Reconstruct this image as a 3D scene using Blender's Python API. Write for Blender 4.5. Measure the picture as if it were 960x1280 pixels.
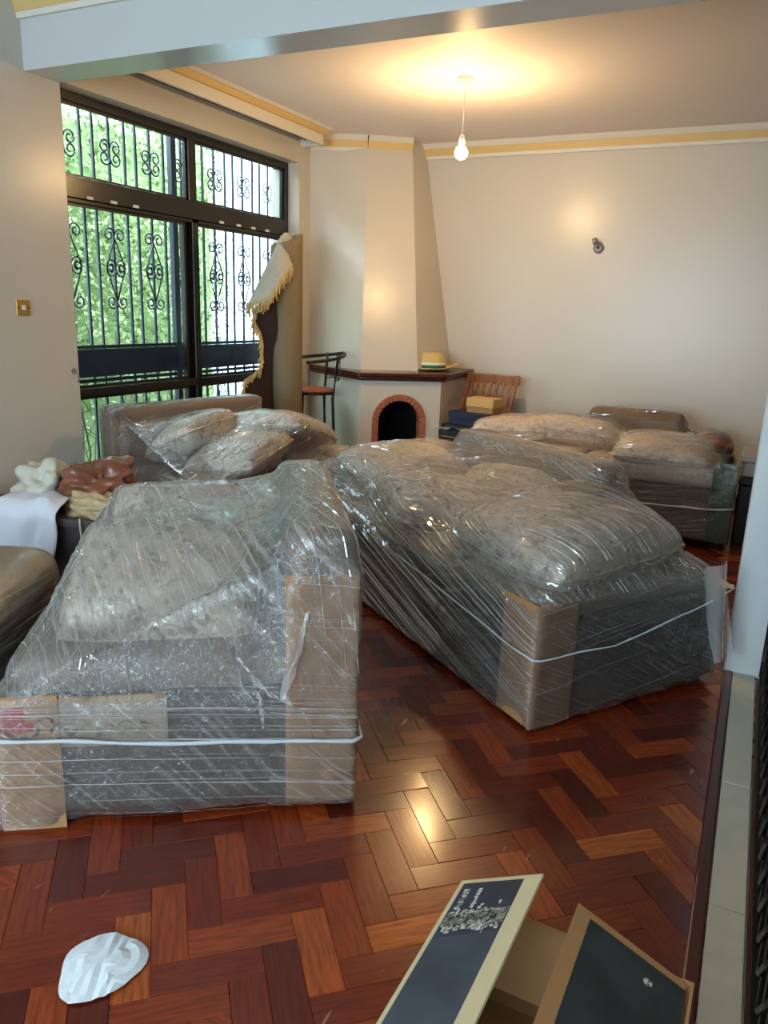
import bpy, bmesh, math, random
import numpy as np
from mathutils import Vector, Matrix, Euler, noise
from mathutils.bvhtree import BVHTree

random.seed(7); np.random.seed(7)
S = bpy.context.scene
C = S.collection
for o in list(bpy.data.objects): bpy.data.objects.remove(o)
R_ = math.radians

# ------------------------------------------------------------------ camera
FPX, ROLL, PITCH, YAW, CAMH = 961.0, R_(1.97), R_(14.72), R_(25.5), 1.5
fw = Vector((-math.sin(YAW)*math.cos(PITCH), math.cos(YAW)*math.cos(PITCH), -math.sin(PITCH)))
r0 = Vector((math.cos(YAW), math.sin(YAW), 0)); u0 = r0.cross(fw)
camR = r0*math.cos(ROLL) + u0*math.sin(ROLL); camU = -r0*math.sin(ROLL) + u0*math.cos(ROLL)
cd = bpy.data.cameras.new('camera'); cam = bpy.data.objects.new('camera', cd); C.objects.link(cam)
M = Matrix.Identity(4)
for i in range(3):
    M[i][0], M[i][1], M[i][2] = camR[i], camU[i], -fw[i]
M[0][3], M[1][3], M[2][3] = 0, 0, CAMH
cam.matrix_world = M
cd.sensor_fit = 'HORIZONTAL'; cd.sensor_width = 36; cd.lens = 36*FPX/960; cd.clip_start = .05
S.camera = cam
def project(p):
    v = Vector(p) - Vector((0, 0, CAMH)); z = v.dot(fw)
    return (480 + FPX*v.dot(camR)/z, 640 - FPX*v.dot(camU)/z, z)

# ------------------------------------------------------------------ sky, daylight, exposure
S.view_settings.view_transform = 'Standard'; S.view_settings.look = 'None'
S.view_settings.gamma = 1; S.view_settings.use_curve_mapping = False
S.view_settings.exposure = 0.40
W = bpy.data.worlds.new('overcast_sky'); S.world = W; W.use_nodes = True
bg = W.node_tree.nodes['Background']
bg.inputs[0].default_value = (.84, .93, 1.0, 1); bg.inputs[1].default_value = 12.0
def portal(name, loc, rot, sx, sy):      # guides the sky's own light through a real opening; emits nothing itself
    l = bpy.data.lights.new(name, 'AREA'); l.shape = 'RECTANGLE'; l.size = sx; l.size_y = sy
    l.cycles.is_portal = True
    o = bpy.data.objects.new(name, l); C.objects.link(o); o.location = loc; o.rotation_euler = rot
portal('window_left_daylight', (-4.13, 4.82, 1.36), (0, -math.pi/2, 0), 2.7, 2.56)
portal('window_front_offscreen', (-1.75, -3.16, 1.5), (math.pi/2, 0, 0), 3.3, 2.2)

# ------------------------------------------------------------------ helpers
def srgb(r, g, b):
    f = lambda c: (c/255/12.92) if c/255 <= .04045 else ((c/255+.055)/1.055)**2.4
    return (f(r), f(g), f(b), 1)

class MB:
    def __init__(s): s.v = []; s.f = []
    def add(s, vs, fs, m=None):
        o = len(s.v)
        for p in vs:
            p = Vector(p)
            if m is not None: p = m @ p
            s.v.append(tuple(p))
        for f in fs: s.f.append(tuple(i+o for i in f))
        return s
    def box(s, x0, x1, y0, y1, z0, z1, m=None):
        vs = [(x, y, z) for z in (z0, z1) for y in (y0, y1) for x in (x0, x1)]
        return s.add(vs, [(0,2,3,1), (4,5,7,6), (0,1,5,4), (2,6,7,3), (0,4,6,2), (1,3,7,5)], m)
    def prism(s, poly, z0, z1, m=None, poly2=None):
        n = len(poly); q = poly2 or poly
        vs = [(x, y, z0) for x, y in poly] + [(x, y, z1) for x, y in q]
        fs = [tuple(range(n))[::-1], tuple(range(n, 2*n))] + [(i, (i+1) % n, n+(i+1) % n, n+i) for i in range(n)]
        return s.add(vs, fs, m)
    def tube(s, path, r, n=8, closed=False, m=None):
        P = [Vector(p) for p in path]; k = len(P); rings = []
        up = Vector((0, 0, 1))
        for i, p in enumerate(P):
            a = P[(i-1) % k] if (closed or i > 0) else p
            b = P[(i+1) % k] if (closed or i < k-1) else p
            t = (b-a).normalized() if (b-a).length > 1e-9 else Vector((0,0,1))
            x = t.cross(up)
            if x.length < .05: x = t.cross(Vector((1, 0, 0)))
            x.normalize(); y = x.cross(t)
            rr = r[i] if isinstance(r, (list, tuple)) else r
            rings.append([p + x*math.cos(2*math.pi*j/n)*rr + y*math.sin(2*math.pi*j/n)*rr for j in range(n)])
        vs = [q for g in rings for q in g]; fs = []
        for i in range(k if closed else k-1):
            i2 = (i+1) % k
            for j in range(n):
                fs.append((i*n+j, i*n+(j+1) % n, i2*n+(j+1) % n, i2*n+j))
        if not closed: fs += [tuple(range(n))[::-1], tuple(range((k-1)*n, k*n))]
        return s.add(vs, fs, m)
    def lathe(s, prof, n=24, m=None, cap=True):
        vs = [(r*math.cos(2*math.pi*j/n), r*math.sin(2*math.pi*j/n), z) for r, z in prof for j in range(n)]
        fs = [(i*n+j, i*n+(j+1) % n, (i+1)*n+(j+1) % n, (i+1)*n+j) for i in range(len(prof)-1) for j in range(n)]
        if cap: fs += [tuple(range(n))[::-1], tuple(range((len(prof)-1)*n, len(prof)*n))]
        return s.add(vs, fs, m)
    def grid(s, fn, nu, nv, m=None):
        vs = [fn(i/nu, j/nv) for j in range(nv+1) for i in range(nu+1)]
        fs = [(j*(nu+1)+i, j*(nu+1)+i+1, (j+1)*(nu+1)+i+1, (j+1)*(nu+1)+i) for j in range(nv) for i in range(nu)]
        return s.add(vs, fs, m)
    def mesh(s, name):
        me = bpy.data.meshes.new(name); me.from_pydata(s.v, [], s.f); me.update(); return me
    def build(s, name, mat, parent=None, smooth=False, bevel=0, seg=2, thick=0, fix=True):
        me = s.mesh(name)
        if fix:
            bm = bmesh.new(); bm.from_mesh(me); bmesh.ops.recalc_face_normals(bm, faces=bm.faces); bm.to_mesh(me); bm.free()
        return link(name, me, mat, parent, smooth, bevel, seg, thick)

def link(name, me, mat, parent=None, smooth=False, bevel=0, seg=2, thick=0):
    if mat and not me.materials: me.materials.append(mat)
    if smooth: me.polygons.foreach_set('use_smooth', [True]*len(me.polygons))
    o = bpy.data.objects.new(name, me); C.objects.link(o)
    if parent: o.parent = parent
    if thick:
        md = o.modifiers.new('thickness', 'SOLIDIFY'); md.thickness = thick; md.offset = 0
    if bevel:
        md = o.modifiers.new('bevel', 'BEVEL'); md.width = bevel; md.segments = seg; md.limit_method = 'ANGLE'; md.angle_limit = R_(40)
        if seg > 2: me.polygons.foreach_set('use_smooth', [True]*len(me.polygons))
    return o
def empty(name, loc, rz=0, rx=0, ry=0):
    o = bpy.data.objects.new(name, None); o.empty_display_size = .1; C.objects.link(o)
    o.location = loc; o.rotation_euler = (rx, ry, rz); return o
def tag(o, label, cat, group=None):
    o['label'] = label; o['category'] = cat
    if group: o['group'] = group
    return o
def struct(o): o['kind'] = 'structure'; return o
def T(x, y, z, rx=0, ry=0, rz=0): return Matrix.Translation((x, y, z)) @ Euler((rx, ry, rz)).to_matrix().to_4x4()

# ------------------------------------------------------------------ materials
class NT:
    def __init__(s, name):
        s.m = bpy.data.materials.new(name); s.m.use_nodes = True; s.t = s.m.node_tree; s.t.nodes.clear()
        s.out = s.t.nodes.new('ShaderNodeOutputMaterial')
    def n(s, kind, **kw):
        nd = s.t.nodes.new('ShaderNode'+kind)
        for k, v in kw.items():
            if k.startswith('_'): setattr(nd, k[1:], v)
            else:
                key = int(k[1:]) if k[0] == 'i' and k[1:].isdigit() else k.replace('__', ' ')
                if isinstance(v, bpy.types.NodeSocket): s.t.links.new(v, nd.inputs[key])
                else: nd.inputs[key].default_value = v
        return nd
    def ramp(s, fac, stops, interp='LINEAR'):
        r = s.t.nodes.new('ShaderNodeValToRGB'); s.t.links.new(fac, r.inputs[0]); cr = r.color_ramp; cr.interpolation = interp
        while len(cr.elements) > 1: cr.elements.remove(cr.elements[-1])
        cr.elements[0].position = stops[0][0]; cr.elements[0].color = stops[0][1]
        for p, c in stops[1:]:
            e = cr.elements.new(p); e.color = c
        return r.outputs[0]
    def mixc(s, f, a, b, mode='MIX'):
        n = s.t.nodes.new('ShaderNodeMix'); n.data_type = 'RGBA'; n.blend_type = mode
        for k, v in ((0, f), (6, a), (7, b)):
            if isinstance(v, bpy.types.NodeSocket): s.t.links.new(v, n.inputs[k])
            else: n.inputs[k].default_value = v
        return n.outputs[2]
    def math(s, op, a, b=0.0, clamp=False):
        n = s.t.nodes.new('ShaderNodeMath'); n.operation = op; n.use_clamp = clamp
        for k, v in ((0, a), (1, b)):
            if isinstance(v, bpy.types.NodeSocket): s.t.links.new(v, n.inputs[k])
            else: n.inputs[k].default_value = v
        return n.outputs[0]
    def bump(s, h, strength=.3, dist=.01):
        return s.n('Bump', Height=h, Strength=strength, Distance=dist).outputs[0]
    def done(s, sh): s.t.links.new(sh, s.out.inputs[0]); return s.m
    def pbr(s, col, rough=.5, normal=None, **kw):
        b = s.n('BsdfPrincipled')
        for k, v in (('Base Color', col), ('Roughness', rough), ('Normal', normal)):
            if v is None: continue
            if isinstance(v, bpy.types.NodeSocket): s.t.links.new(v, b.inputs[k])
            else: b.inputs[k].default_value = v
        for k, v in kw.items(): b.inputs[k.replace('__', ' ')].default_value = v
        return s.done(b.outputs[0])
GREY = lambda v: (v, v, v, 1)

def m_paint(name, col, rough=.35, var=.04, spec=.5):
    t = NT(name); co = t.n('TexCoord').outputs['Object']
    n = t.n('TexNoise', Vector=co, Scale=1.3, Detail=4.0).outputs[0]
    n2 = t.n('TexNoise', Vector=co, Scale=90.0, Detail=2.0).outputs[0]
    c2 = tuple(max(0, x*(1-var*2)) for x in col[:3]) + (1,)
    c = t.mixc(n, c2, col)
    return t.pbr(c, rough, t.bump(n2, .06, .002), **{'Specular__IOR__Level': spec})
def m_plain(name, col, rough=.5, metal=0, scale=40, var=.12, bump=.1, dist=.002, spec=.5):
    t = NT(name); co = t.n('TexCoord').outputs['Object']
    n = t.n('TexNoise', Vector=co, Scale=float(scale), Detail=4.0).outputs[0]
    c = t.mixc(n, tuple(x*(1-var) for x in col[:3])+(1,), tuple(min(1, x*(1+var)) for x in col[:3])+(1,))
    return t.pbr(c, rough, t.bump(n, bump, dist), Metallic=metal, **{'Specular__IOR__Level': spec})
def m_wood(name, dark, light, rough=.35, axis=0, scale=8):
    t = NT(name); co = t.n('TexCoord').outputs['Object']
    sc = [scale*6]*3; sc[axis] = scale*.5
    mp = t.n('Mapping', Vector=co, Scale=tuple(sc)).outputs[0]
    n = t.n('TexNoise', Vector=mp, Scale=1.0, Detail=5.0).outputs[0]
    return t.pbr(t.ramp(n, [(.3, dark), (.7, light)]), rough, t.bump(n, .12, .002))
def m_fabric(name, col, scale=220, var=.35, rough=.9):
    t = NT(name); co = t.n('TexCoord').outputs['Object']
    v = t.n('TexVoronoi', Vector=co, Scale=float(scale)).outputs[0]
    n = t.n('TexNoise', Vector=co, Scale=5.0, Detail=4.0).outputs[0]
    a = tuple(x*(1-var) for x in col[:3])+(1,); b = tuple(min(1, x*(1+var)) for x in col[:3])+(1,)
    c = t.mixc(v, b, a); c = t.mixc(n, c, t.mixc(.5, c, col))
    return t.pbr(c, rough, t.bump(v, .5, .003), **{'Specular__IOR__Level': .3})
def m_damask(name, base, fig):
    t = NT(name); co = t.n('TexCoord').outputs['Object']
    d = t.n('TexNoise', Vector=co, Scale=7.0, Detail=2.0)
    mx = t.mixc(.14, co, d.outputs[1], 'ADD')
    v = t.n('TexVoronoi', Vector=mx, Scale=16.0, _feature='SMOOTH_F1').outputs[0]
    v2 = t.n('TexVoronoi', Vector=mx, Scale=34.0).outputs[0]
    n = t.n('TexNoise', Vector=mx, Scale=21.0, Detail=3.0, Distortion=1.5).outputs[0]
    f = t.math('MULTIPLY', t.ramp(n, [(.46, GREY(0)), (.53, GREY(1))]), t.ramp(v, [(.25, GREY(1)), (.55, GREY(.25))]))
    f = t.math('MULTIPLY', f, t.ramp(v2, [(.15, GREY(1)), (.6, GREY(.45))]))
    w = t.n('TexNoise', Vector=co, Scale=260.0, Detail=1.0).outputs[0]
    c = t.mixc(f, base, fig)
    c = t.mixc(t.math('MULTIPLY', w, .3), c, fig)
    return t.pbr(c, .75, t.bump(w, .25, .002), **{'Specular__IOR__Level': .3})
def m_film(name, a, b, freq=70, veil=.10, streak=.45, rough=.13, bump=.6, tint=(1, .985, .96, 1), gloss=.40):
    """stretch film: clear sheet with stretched streaks along planes across direction a"""
    t = NT(name); co = t.n('TexCoord').outputs['Object']
    wob = t.n('TexNoise', Vector=co, Scale=2.2, Detail=2.0).outputs[0]
    s = t.n('VectorMath', i0=co, i1=a, _operation='DOT_PRODUCT').outputs['Value']
    s = t.math('ADD', s, t.math('MULTIPLY', wob, .10))
    q = t.n('VectorMath', i0=co, i1=b, _operation='DOT_PRODUCT').outputs['Value']
    cv = t.n('CombineXYZ', X=t.math('MULTIPLY', s, float(freq)), Y=t.math('MULTIPLY', q, 1.3), Z=t.math('MULTIPLY', wob, 2.0)).outputs[0]
    n1 = t.n('TexNoise', Vector=cv, Scale=1.0, Detail=4.0, Roughness=.65).outputs[0]
    cr = t.n('TexNoise', Vector=co, Scale=34.0, Detail=4.0, Distortion=1.2).outputs[0]
    big = t.n('TexNoise', Vector=co, Scale=3.1, Detail=2.0).outputs[0]
    h = t.math('ADD', n1, t.math('MULTIPLY', cr, .6))
    nb = t.bump(h, bump, .012)
    st = t.ramp(n1, [(.52, GREY(0)), (.74, GREY(1))])
    st = t.math('MULTIPLY', st, t.ramp(big, [(.35, GREY(.15)), (.65, GREY(1))]))
    fac = t.math('ADD', t.math('MULTIPLY', st, streak), veil, True)
    tr = t.n('BsdfTransparent', Color=(.97, .98, .99, 1)).outputs[0]
    df = t.n('BsdfDiffuse', Color=tint).outputs[0]
    tl = t.n('BsdfTranslucent', Color=tint).outputs[0]
    milky = t.n('MixShader', i0=.35, i1=df, i2=tl).outputs[0]
    body = t.n('MixShader', i0=fac, i1=tr, i2=milky).outputs[0]
    lw = t.n('LayerWeight', Blend=.28, Normal=nb).outputs[0]
    gl = t.n('BsdfGlossy', Color=(1, 1, 1, 1), Roughness=rough, Normal=nb).outputs[0]
    g = t.math('ADD', t.math('ADD', t.math('MULTIPLY', lw, .9), .05), t.math('MULTIPLY', st, gloss), True)
    return t.done(t.n('MixShader', i0=g, i1=body, i2=gl).outputs[0])
def m_emit(name, col, st):
    t = NT(name); return t.done(t.n('Emission', Color=col, Strength=float(st)).outputs[0])

MT = {}
MT['wall'] = m_paint('cream_gloss_paint', srgb(208, 200, 187), .29)
MT['ceil'] = m_paint('white_ceiling_paint', srgb(244, 236, 236), .6)
MT['beam'] = m_paint('white_gloss_paint', srgb(206, 208, 208), .2)
MT['cornice'] = m_paint('white_cornice_paint', srgb(228, 222, 210), .5)
MT['yellow'] = m_paint('yellow_cornice_paint', srgb(220, 188, 122), .5)
MT['frame'] = m_plain('black_bronze_frame', srgb(24, 19, 18), .24)
MT['grille'] = m_plain('blue_black_iron', srgb(20, 30, 58), .3, spec=.6)
MT['concrete'] = m_plain('pale_concrete_sill', srgb(196, 190, 172), .8, scale=14, var=.14, bump=.3)
MT['plaster_out'] = m_plain('white_outdoor_plaster', srgb(200, 220, 226), .9, scale=6, var=.03)
MT['ground'] = m_plain('outdoor_soil', srgb(120, 115, 95), .9, scale=6)
MT['mantel'] = m_wood('mahogany_mantel', srgb(48, 22, 16), srgb(92, 42, 28), .25)
MT['mould'] = m_wood('dark_red_moulding', srgb(58, 24, 16), srgb(92, 38, 24), .35, 1)
MT['firebrick'] = m_plain('red_brick', srgb(168, 96, 64), .85, scale=60, var=.2, bump=.4)
MT['soot'] = m_plain('soot_black', srgb(22, 18, 16), .95)
MT['sofa'] = m_fabric('taupe_weave', srgb(124, 102, 84), 150)
MT['sofa_dark'] = m_fabric('dark_brown_weave', srgb(70, 57, 45), 180)
MT['sofa_grey'] = m_fabric('grey_brown_weave', srgb(138, 122, 108), 180)
MT['damask'] = m_damask('damask_beige', srgb(226, 212, 192), srgb(112, 92, 76))
MT['damask_pale'] = m_damask('damask_pale', srgb(230, 214, 194), srgb(164, 142, 118))
MT['card'] = m_plain('brown_cardboard', srgb(166, 122, 78), .8, scale=30, var=.08)
MT['card_pale'] = m_plain('pale_cardboard', srgb(205, 190, 150), .8, scale=30, var=.06)
MT['steel_black'] = m_plain('black_steel', srgb(22, 20, 20), .35, .3)
MT['walnut'] = m_wood('brown_seat_wood', srgb(120, 58, 32), srgb(168, 92, 54), .3)
MT['teak'] = m_wood('teak_wood', srgb(108, 62, 30), srgb(160, 102, 56), .4, 2)
MT['navy'] = m_plain('navy_card', srgb(24, 32, 58), .5)
MT['black'] = m_plain('matt_black', srgb(20, 20, 20), .5)
MT['white_plastic'] = m_plain('white_plastic', srgb(225, 222, 215), .4, var=.03)
MT['brass'] = m_plain('brass_plate', srgb(196, 160, 84), .3, .7)
MT['straw'] = m_fabric('straw_weave', srgb(208, 184, 128), 120, .2)
MT['rug_back'] = m_fabric('khaki_rug_backing', srgb(126, 110, 84), 160, .22)
MT['rug_face'] = m_fabric('grey_beige_rug', srgb(172, 164, 146), 130, .2)
MT['rug_dark'] = m_fabric('dark_rug_pile', srgb(52, 36, 30), 120, .3)
MT['fringe'] = m_fabric('gold_fringe', srgb(196, 164, 108), 160, .25)
MT['box_grey'] = m_plain('dark_grey_plastic', srgb(78, 72, 72), .45)
MT['cloth_white'] = m_fabric('white_cloth', srgb(226, 230, 240), 320, .04)
MT['cloth_brown'] = m_plain('brown_satin', srgb(128, 78, 56), .3, scale=9, var=.7)
MT['cloth_beige'] = m_plain('beige_satin', srgb(190, 165, 126), .4, scale=6, var=.15)
MT['cloth_cream'] = m_fabric('cream_cloth', srgb(204, 200, 184), 280, .06)
MT['paper'] = m_plain('white_paper', srgb(226, 234, 238), .7, scale=14, var=.03)
MT['bulb'] = m_emit('lit_bulb_glass', (1, .64, .28, 1), 560)
def m_parquet():
    t = NT('varnished_parquet'); co = t.n('TexCoord').outputs['Object']; g = t.n('NewGeometry'); oi = t.n('ObjectInfo')
    r = t.math('FRACT', t.math('ADD', g.outputs['Random Per Island'], t.math('MULTIPLY', oi.outputs['Random'], 7.31)))
    base = t.ramp(r, [(0, srgb(80, 26, 14)), (.3, srgb(112, 38, 18)), (.62, srgb(132, 50, 20)), (.86, srgb(152, 64, 24)), (1, srgb(182, 92, 34))])
    mp = t.n('Mapping', Vector=co, Scale=(9, 90, 9)).outputs[0]
    cv = t.n('VectorMath', i0=mp, _operation='ADD'); t.t.links.new(t.n('CombineXYZ', X=t.math('MULTIPLY', r, 37.0), Y=t.math('MULTIPLY', r, 91.0)).outputs[0], cv.inputs[1])
    gr = t.n('TexNoise', Vector=cv.outputs[0], Scale=1.0, Detail=5.0).outputs[0]
    c = t.mixc(t.ramp(gr, [(.32, GREY(.55)), (.6, GREY(0))]), base, srgb(64, 24, 14))
    wp = t.n('NewGeometry').outputs['Position']
    n2 = t.n('TexNoise', Vector=wp, Scale=3.0, Detail=4.0).outputs[0]
    sc_ = t.n('TexNoise', Vector=t.n('Mapping', Vector=wp, Scale=(60, 9, 1), Rotation=(0, 0, .5)).outputs[0], Scale=1.0, Detail=3.0).outputs[0]
    sm = t.math('MULTIPLY', t.ramp(sc_, [(.68, GREY(0)), (.74, GREY(.5))]), t.ramp(n2, [(.5, GREY(0)), (.6, GREY(1))]))
    c = t.mixc(sm, c, srgb(190, 160, 130))
    rough = t.ramp(n2, [(.3, GREY(.16)), (.75, GREY(.26))])
    return t.pbr(c, rough, t.bump(gr, .05, .002), **{'Coat__Weight': .55, 'Coat__Roughness': .16, 'Specular__IOR__Level': .2})
MT['parquet'] = m_parquet()
def m_leaf(name, a, b, tr=.35):
    t = NT(name); g = t.n('NewGeometry').outputs['Random Per Island']
    c = t.ramp(g, [(0, a), (1, b)])
    d = t.n('BsdfDiffuse', Color=c).outputs[0]; l = t.n('BsdfTranslucent', Color=c).outputs[0]
    return t.done(t.n('MixShader', i0=tr, i1=d, i2=l).outputs[0])
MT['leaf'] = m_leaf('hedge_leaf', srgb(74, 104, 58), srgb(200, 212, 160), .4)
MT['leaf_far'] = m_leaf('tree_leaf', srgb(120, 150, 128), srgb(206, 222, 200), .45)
MT['stem'] = m_plain('hedge_stem', srgb(84, 74, 58), .9)
MT['hedge_core'] = m_plain('hedge_inner_leaves', srgb(110, 134, 84), .95, scale=9, var=.3)
def m_glass():
    t = NT('window_glass'); lw = t.n('LayerWeight', Blend=.12).outputs[0]
    tr = t.n('BsdfTransparent', Color=(.84, .92, .95, 1)).outputs[0]; gl = t.n('BsdfGlossy', Roughness=.02).outputs[0]
    return t.done(t.n('MixShader', i0=t.math('MULTIPLY', lw, .8), i1=tr, i2=gl).outputs[0])
MT['glass'] = m_glass()

# ================================================================== SETTING
XL, YB, ZC = -3.83, 7.0, 2.96
Y0, Y1, ZH = 3.54, 6.10, 2.70          # window opening
m = MB()
m.box(XL-.28, XL, -3.2, Y0, -.1, ZC+.15); m.box(XL-.28, XL, Y1, YB+.2, -.1, ZC+.1); m.box(XL-.28, XL, Y0, Y1, ZH, ZC+.1)
struct(m.build('wall_left', MT['wall']))
struct(MB().box(XL-.28, 1.8, YB, YB+.2, -.1, ZC+.1).build('wall_back', MT['wall']))
struct(MB().box(1.6, 1.8, 3.5, YB, -.1, ZC+.1).build('wall_right', MT['wall']))
struct(MB().box(.03, 1.8, 3.48, 3.73, -.1, ZC+.1).build('wall_pier', MT['beam'], bevel=.012, seg=3))
struct(MB().box(.95, 1.15, -3.2, 3.48, -.1, ZC+.15).build('wall_near_right', MT['wall']))
m = MB(); a0, a1, b0, b1 = -3.4, -.1, .4, 2.6
m.box(XL-.28, a0, -3.2, -3.0, -.1, ZC+.15); m.box(a1, 1.15, -3.2, -3.0, -.1, ZC+.15); m.box(a0, a1, -3.2, -3.0, -.1, b0); m.box(a0, a1, -3.2, -3.0, b1, ZC+.15)
struct(m.build('wall_front', MT['wall']))
ZN = 3.06
struct(MB().box(XL-.28, 1.8, 3.42, YB+.2, ZC, ZC+.2).build('ceiling', MT['ceil']))
struct(MB().box(XL-.28, 1.8, -3.2, 3.42, ZN, ZN+.1).build('ceiling_near', MT['ceil']))
floor = struct(MB().box(XL-.28, 1.8, -3.2, YB+.2, -.15, -.006).build('floor', MT['mould']))
beam = struct(MB().box(XL, .03, 3.30, 3.54, 2.69, ZC+.12).build('trim_beam', MT['beam']))
struct(MB().box(.03, 1.15, 3.30, 3.48, 2.69, ZC+.12).build('trim_beam_end', MT['beam']))

# cornices: white cove, yellow band, white cove
def cornice(name, pts, inward, dz=0):
    """pts along wall line; inward unit dirs for each segment"""
    root = None
    for part, mat, z0, d0, z1, d1 in (('cornice_lip', 'cornice', 2.835, .02, 2.862, .026), ('yellow_band', 'yellow', 2.862, .03, 2.918, .045), ('cornice_cove', 'cornice', 2.918, .05, ZC, .075)):
        mb = MB()
        for (p, q), n in zip(zip(pts[:-1], pts[1:]), inward):
            p, q, n = Vector(p), Vector(q), Vector(n)
            poly = [p - n*.02, q - n*.02, q + n*d0, p + n*d0]; poly2 = [p - n*.02, q - n*.02, q + n*d1, p + n*d1]
            mb.prism([tuple(v) for v in poly], z0+dz, z1+dz, None, [tuple(v) for v in poly2])
        o = mb.build(name if root is None else part, MT[mat], root)
        if root is None: root = struct(o)
    return root
cornice('trim_cornice_back', [(-3.05, YB), (1.6, YB)], [(0, -1)])
cornice('trim_cornice_beam', [(XL, 3.30), (.9, 3.30)], [(0, -1)], .10)
# chimney breast top outline (used for the flue as well)
FT = [(-3.83, 6.28), (-3.378, 6.50), (-3.06, 6.736), (-3.04, 7.05)]
def nrm(p, q):
    d = Vector(q) - Vector(p); n = Vector((d.y, -d.x)); n.normalize(); return tuple(n)
cornice('trim_cornice_flue', FT[:3], [nrm(FT[0], FT[1]), nrm(FT[1], FT[2])])
# curtain pelmet along the window wall
m = MB().box(-3.625, -3.60, 3.54, 6.13, 2.83, ZC).box(XL, -3.60, 6.12, 6.145, 2.83, ZC)
pel = struct(m.build('trim_pelmet', MT['cornice']))
MB().box(XL, -3.625, 3.54, 6.12, 2.90, 2.91).build('pelmet_lining', MT['cornice'], pel)
for yy in (-3.70, -3.77): MB().box(yy-.008, yy+.008, 3.56, 6.10, 2.875, 2.90).build('curtain_track', MT['frame'], pel)
MB().prism([(-3.60, 3.54), (-3.60, 6.145), (-3.575, 6.145), (-3.575, 3.54)], 2.908, 2.942, None, [(-3.60, 3.54), (-3.60, 6.145), (-3.555, 6.145), (-3.555, 3.54)]).build('yellow_band', MT['yellow'], pel)
MB().prism([(-3.60, 3.54), (-3.60, 6.145), (-3.54, 6.145), (-3.54, 3.54)], 2.942, ZC, None, [(-3.60, 3.54), (-3.60, 6.145), (-3.52, 6.145), (-3.52, 3.54)]).build('cornice_cove', MT['cornice'], pel)

# baseboards
for nm, b in (('baseboard_left', (XL, XL+.02, -3, Y0, 0, .09)), ('baseboard_back', (-2.5, 1.6, YB-.02, YB, 0, .09)), ('baseboard_left_far', (XL, XL+.02, Y1, 6.3, 0, .09))):
    struct(MB().box(*b).build(nm, MT['mantel'], bevel=.004))

# floor edge: dark moulding and the pale concrete sill slabs
struct(MB().box(.03, .068, -3, 3.48, -.006, .014).build('trim_floor_edge', MT['mould'], bevel=.006))
sill = struct(MB().box(.068, .95, -3, 3.48, -.1, -.004).build('trim_sill_bed', MT['concrete']))
yy = 3.478
for ln in (.93, .62, .60, .7, .8, .8): 
    MB().box(.07, .16, yy-ln+.004, yy, -.004, .012+random.uniform(-.001, .001)).build('sill_slab', MT['concrete'], sill, bevel=.003); yy -= ln
MB().box(.166, .95, -3, 3.478, -.004, .004).build('threshold_floor', MT['mould'], sill)

# herringbone parquet
WB, LB = .086, .258
ang = R_(41.5); ca, sa = math.cos(ang), math.sin(ang)
def blockmesh(name):
    e, ix = .0003, .0010
    x, y = LB/2-e, WB/2-e
    vs = [(-x,-y,-.006),(x,-y,-.006),(x,y,-.006),(-x,y,-.006),(-x,-y,-.0012),(x,-y,-.0012),(x,y,-.0012),(-x,y,-.0012),(-x+ix,-y+ix,0),(x-ix,-y+ix,0),(x-ix,y-ix,0),(-x+ix,y-ix,0)]
    fs = [(8,9,10,11)] + [(i, (i+1)%4, 4+(i+1)%4, 4+i) for i in range(4)] + [(4+i, 4+(i+1)%4, 8+(i+1)%4, 8+i) for i in range(4)]
    return vs, fs
bv, bf = blockmesh('b')
cands = []
for k in range(-160, 160):
    for mm in range(-40, 40):
        for vert in (0, 1):
            ix, iy = k + 3*mm, k - 3*mm
            if vert: cx, cy = ix+3.5, iy-.5
            else: cx, cy = ix+1.5, iy+.5
            wx, wy = (cx*ca - cy*sa)*WB, (cx*sa + cy*ca)*WB
            if -3.80 < wx < .115 and -.6 < wy < 6.95: cands.append((wx, wy, ang + (math.pi/2 if vert else 0)))
def inquad(p, o, an, w, l):
    d = Vector((p[0]-o[0], p[1]-o[1])); x = d.x*math.cos(an)+d.y*math.sin(an); y = -d.x*math.sin(an)+d.y*math.cos(an)
    return 0 < x < w and 0 < y < l
def vis(c):
    px, py, z = project((c[0], c[1], 0))
    if z < .3 or not (-30 < px < 930 and 300 < py < 1310): return 1e9
    for q in (((-1.79, 1.284), R_(35.1), 1.0, 1.1), ((-.595, 2.556), R_(53.7), 1.02, 2.15)):
        if inquad(c, *q): return 1e8
    if c[1] > 4.2 and c[0] < -.4: return 1e7
    if c[0] < -2.2: return 1e6
    return math.hypot(c[0], c[1])
cands.sort(key=vis)
shared = None; rest = MB()
for i, (x, y, a) in enumerate(cands):
    tilt = (random.gauss(0, .014), random.gauss(0, .014))
    if i < 300:
        if shared is None:
            mb = MB(); mb.add(bv, bf); shared = mb.mesh('parquet_block'); shared.materials.append(MT['parquet'])
        o = bpy.data.objects.new('parquet_block', shared); C.objects.link(o); o.parent = floor
        o.location = (x, y, -.0004); o.rotation_euler = (tilt[0]*.5, tilt[1]*.5, a)
    else:
        rest.add(bv, bf, T(x, y, -.0004, tilt[0]*.5, tilt[1]*.5, a))
o = rest.build('parquet_field', MT['parquet'], floor, fix=False); o['kind'] = 'stuff'

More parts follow.
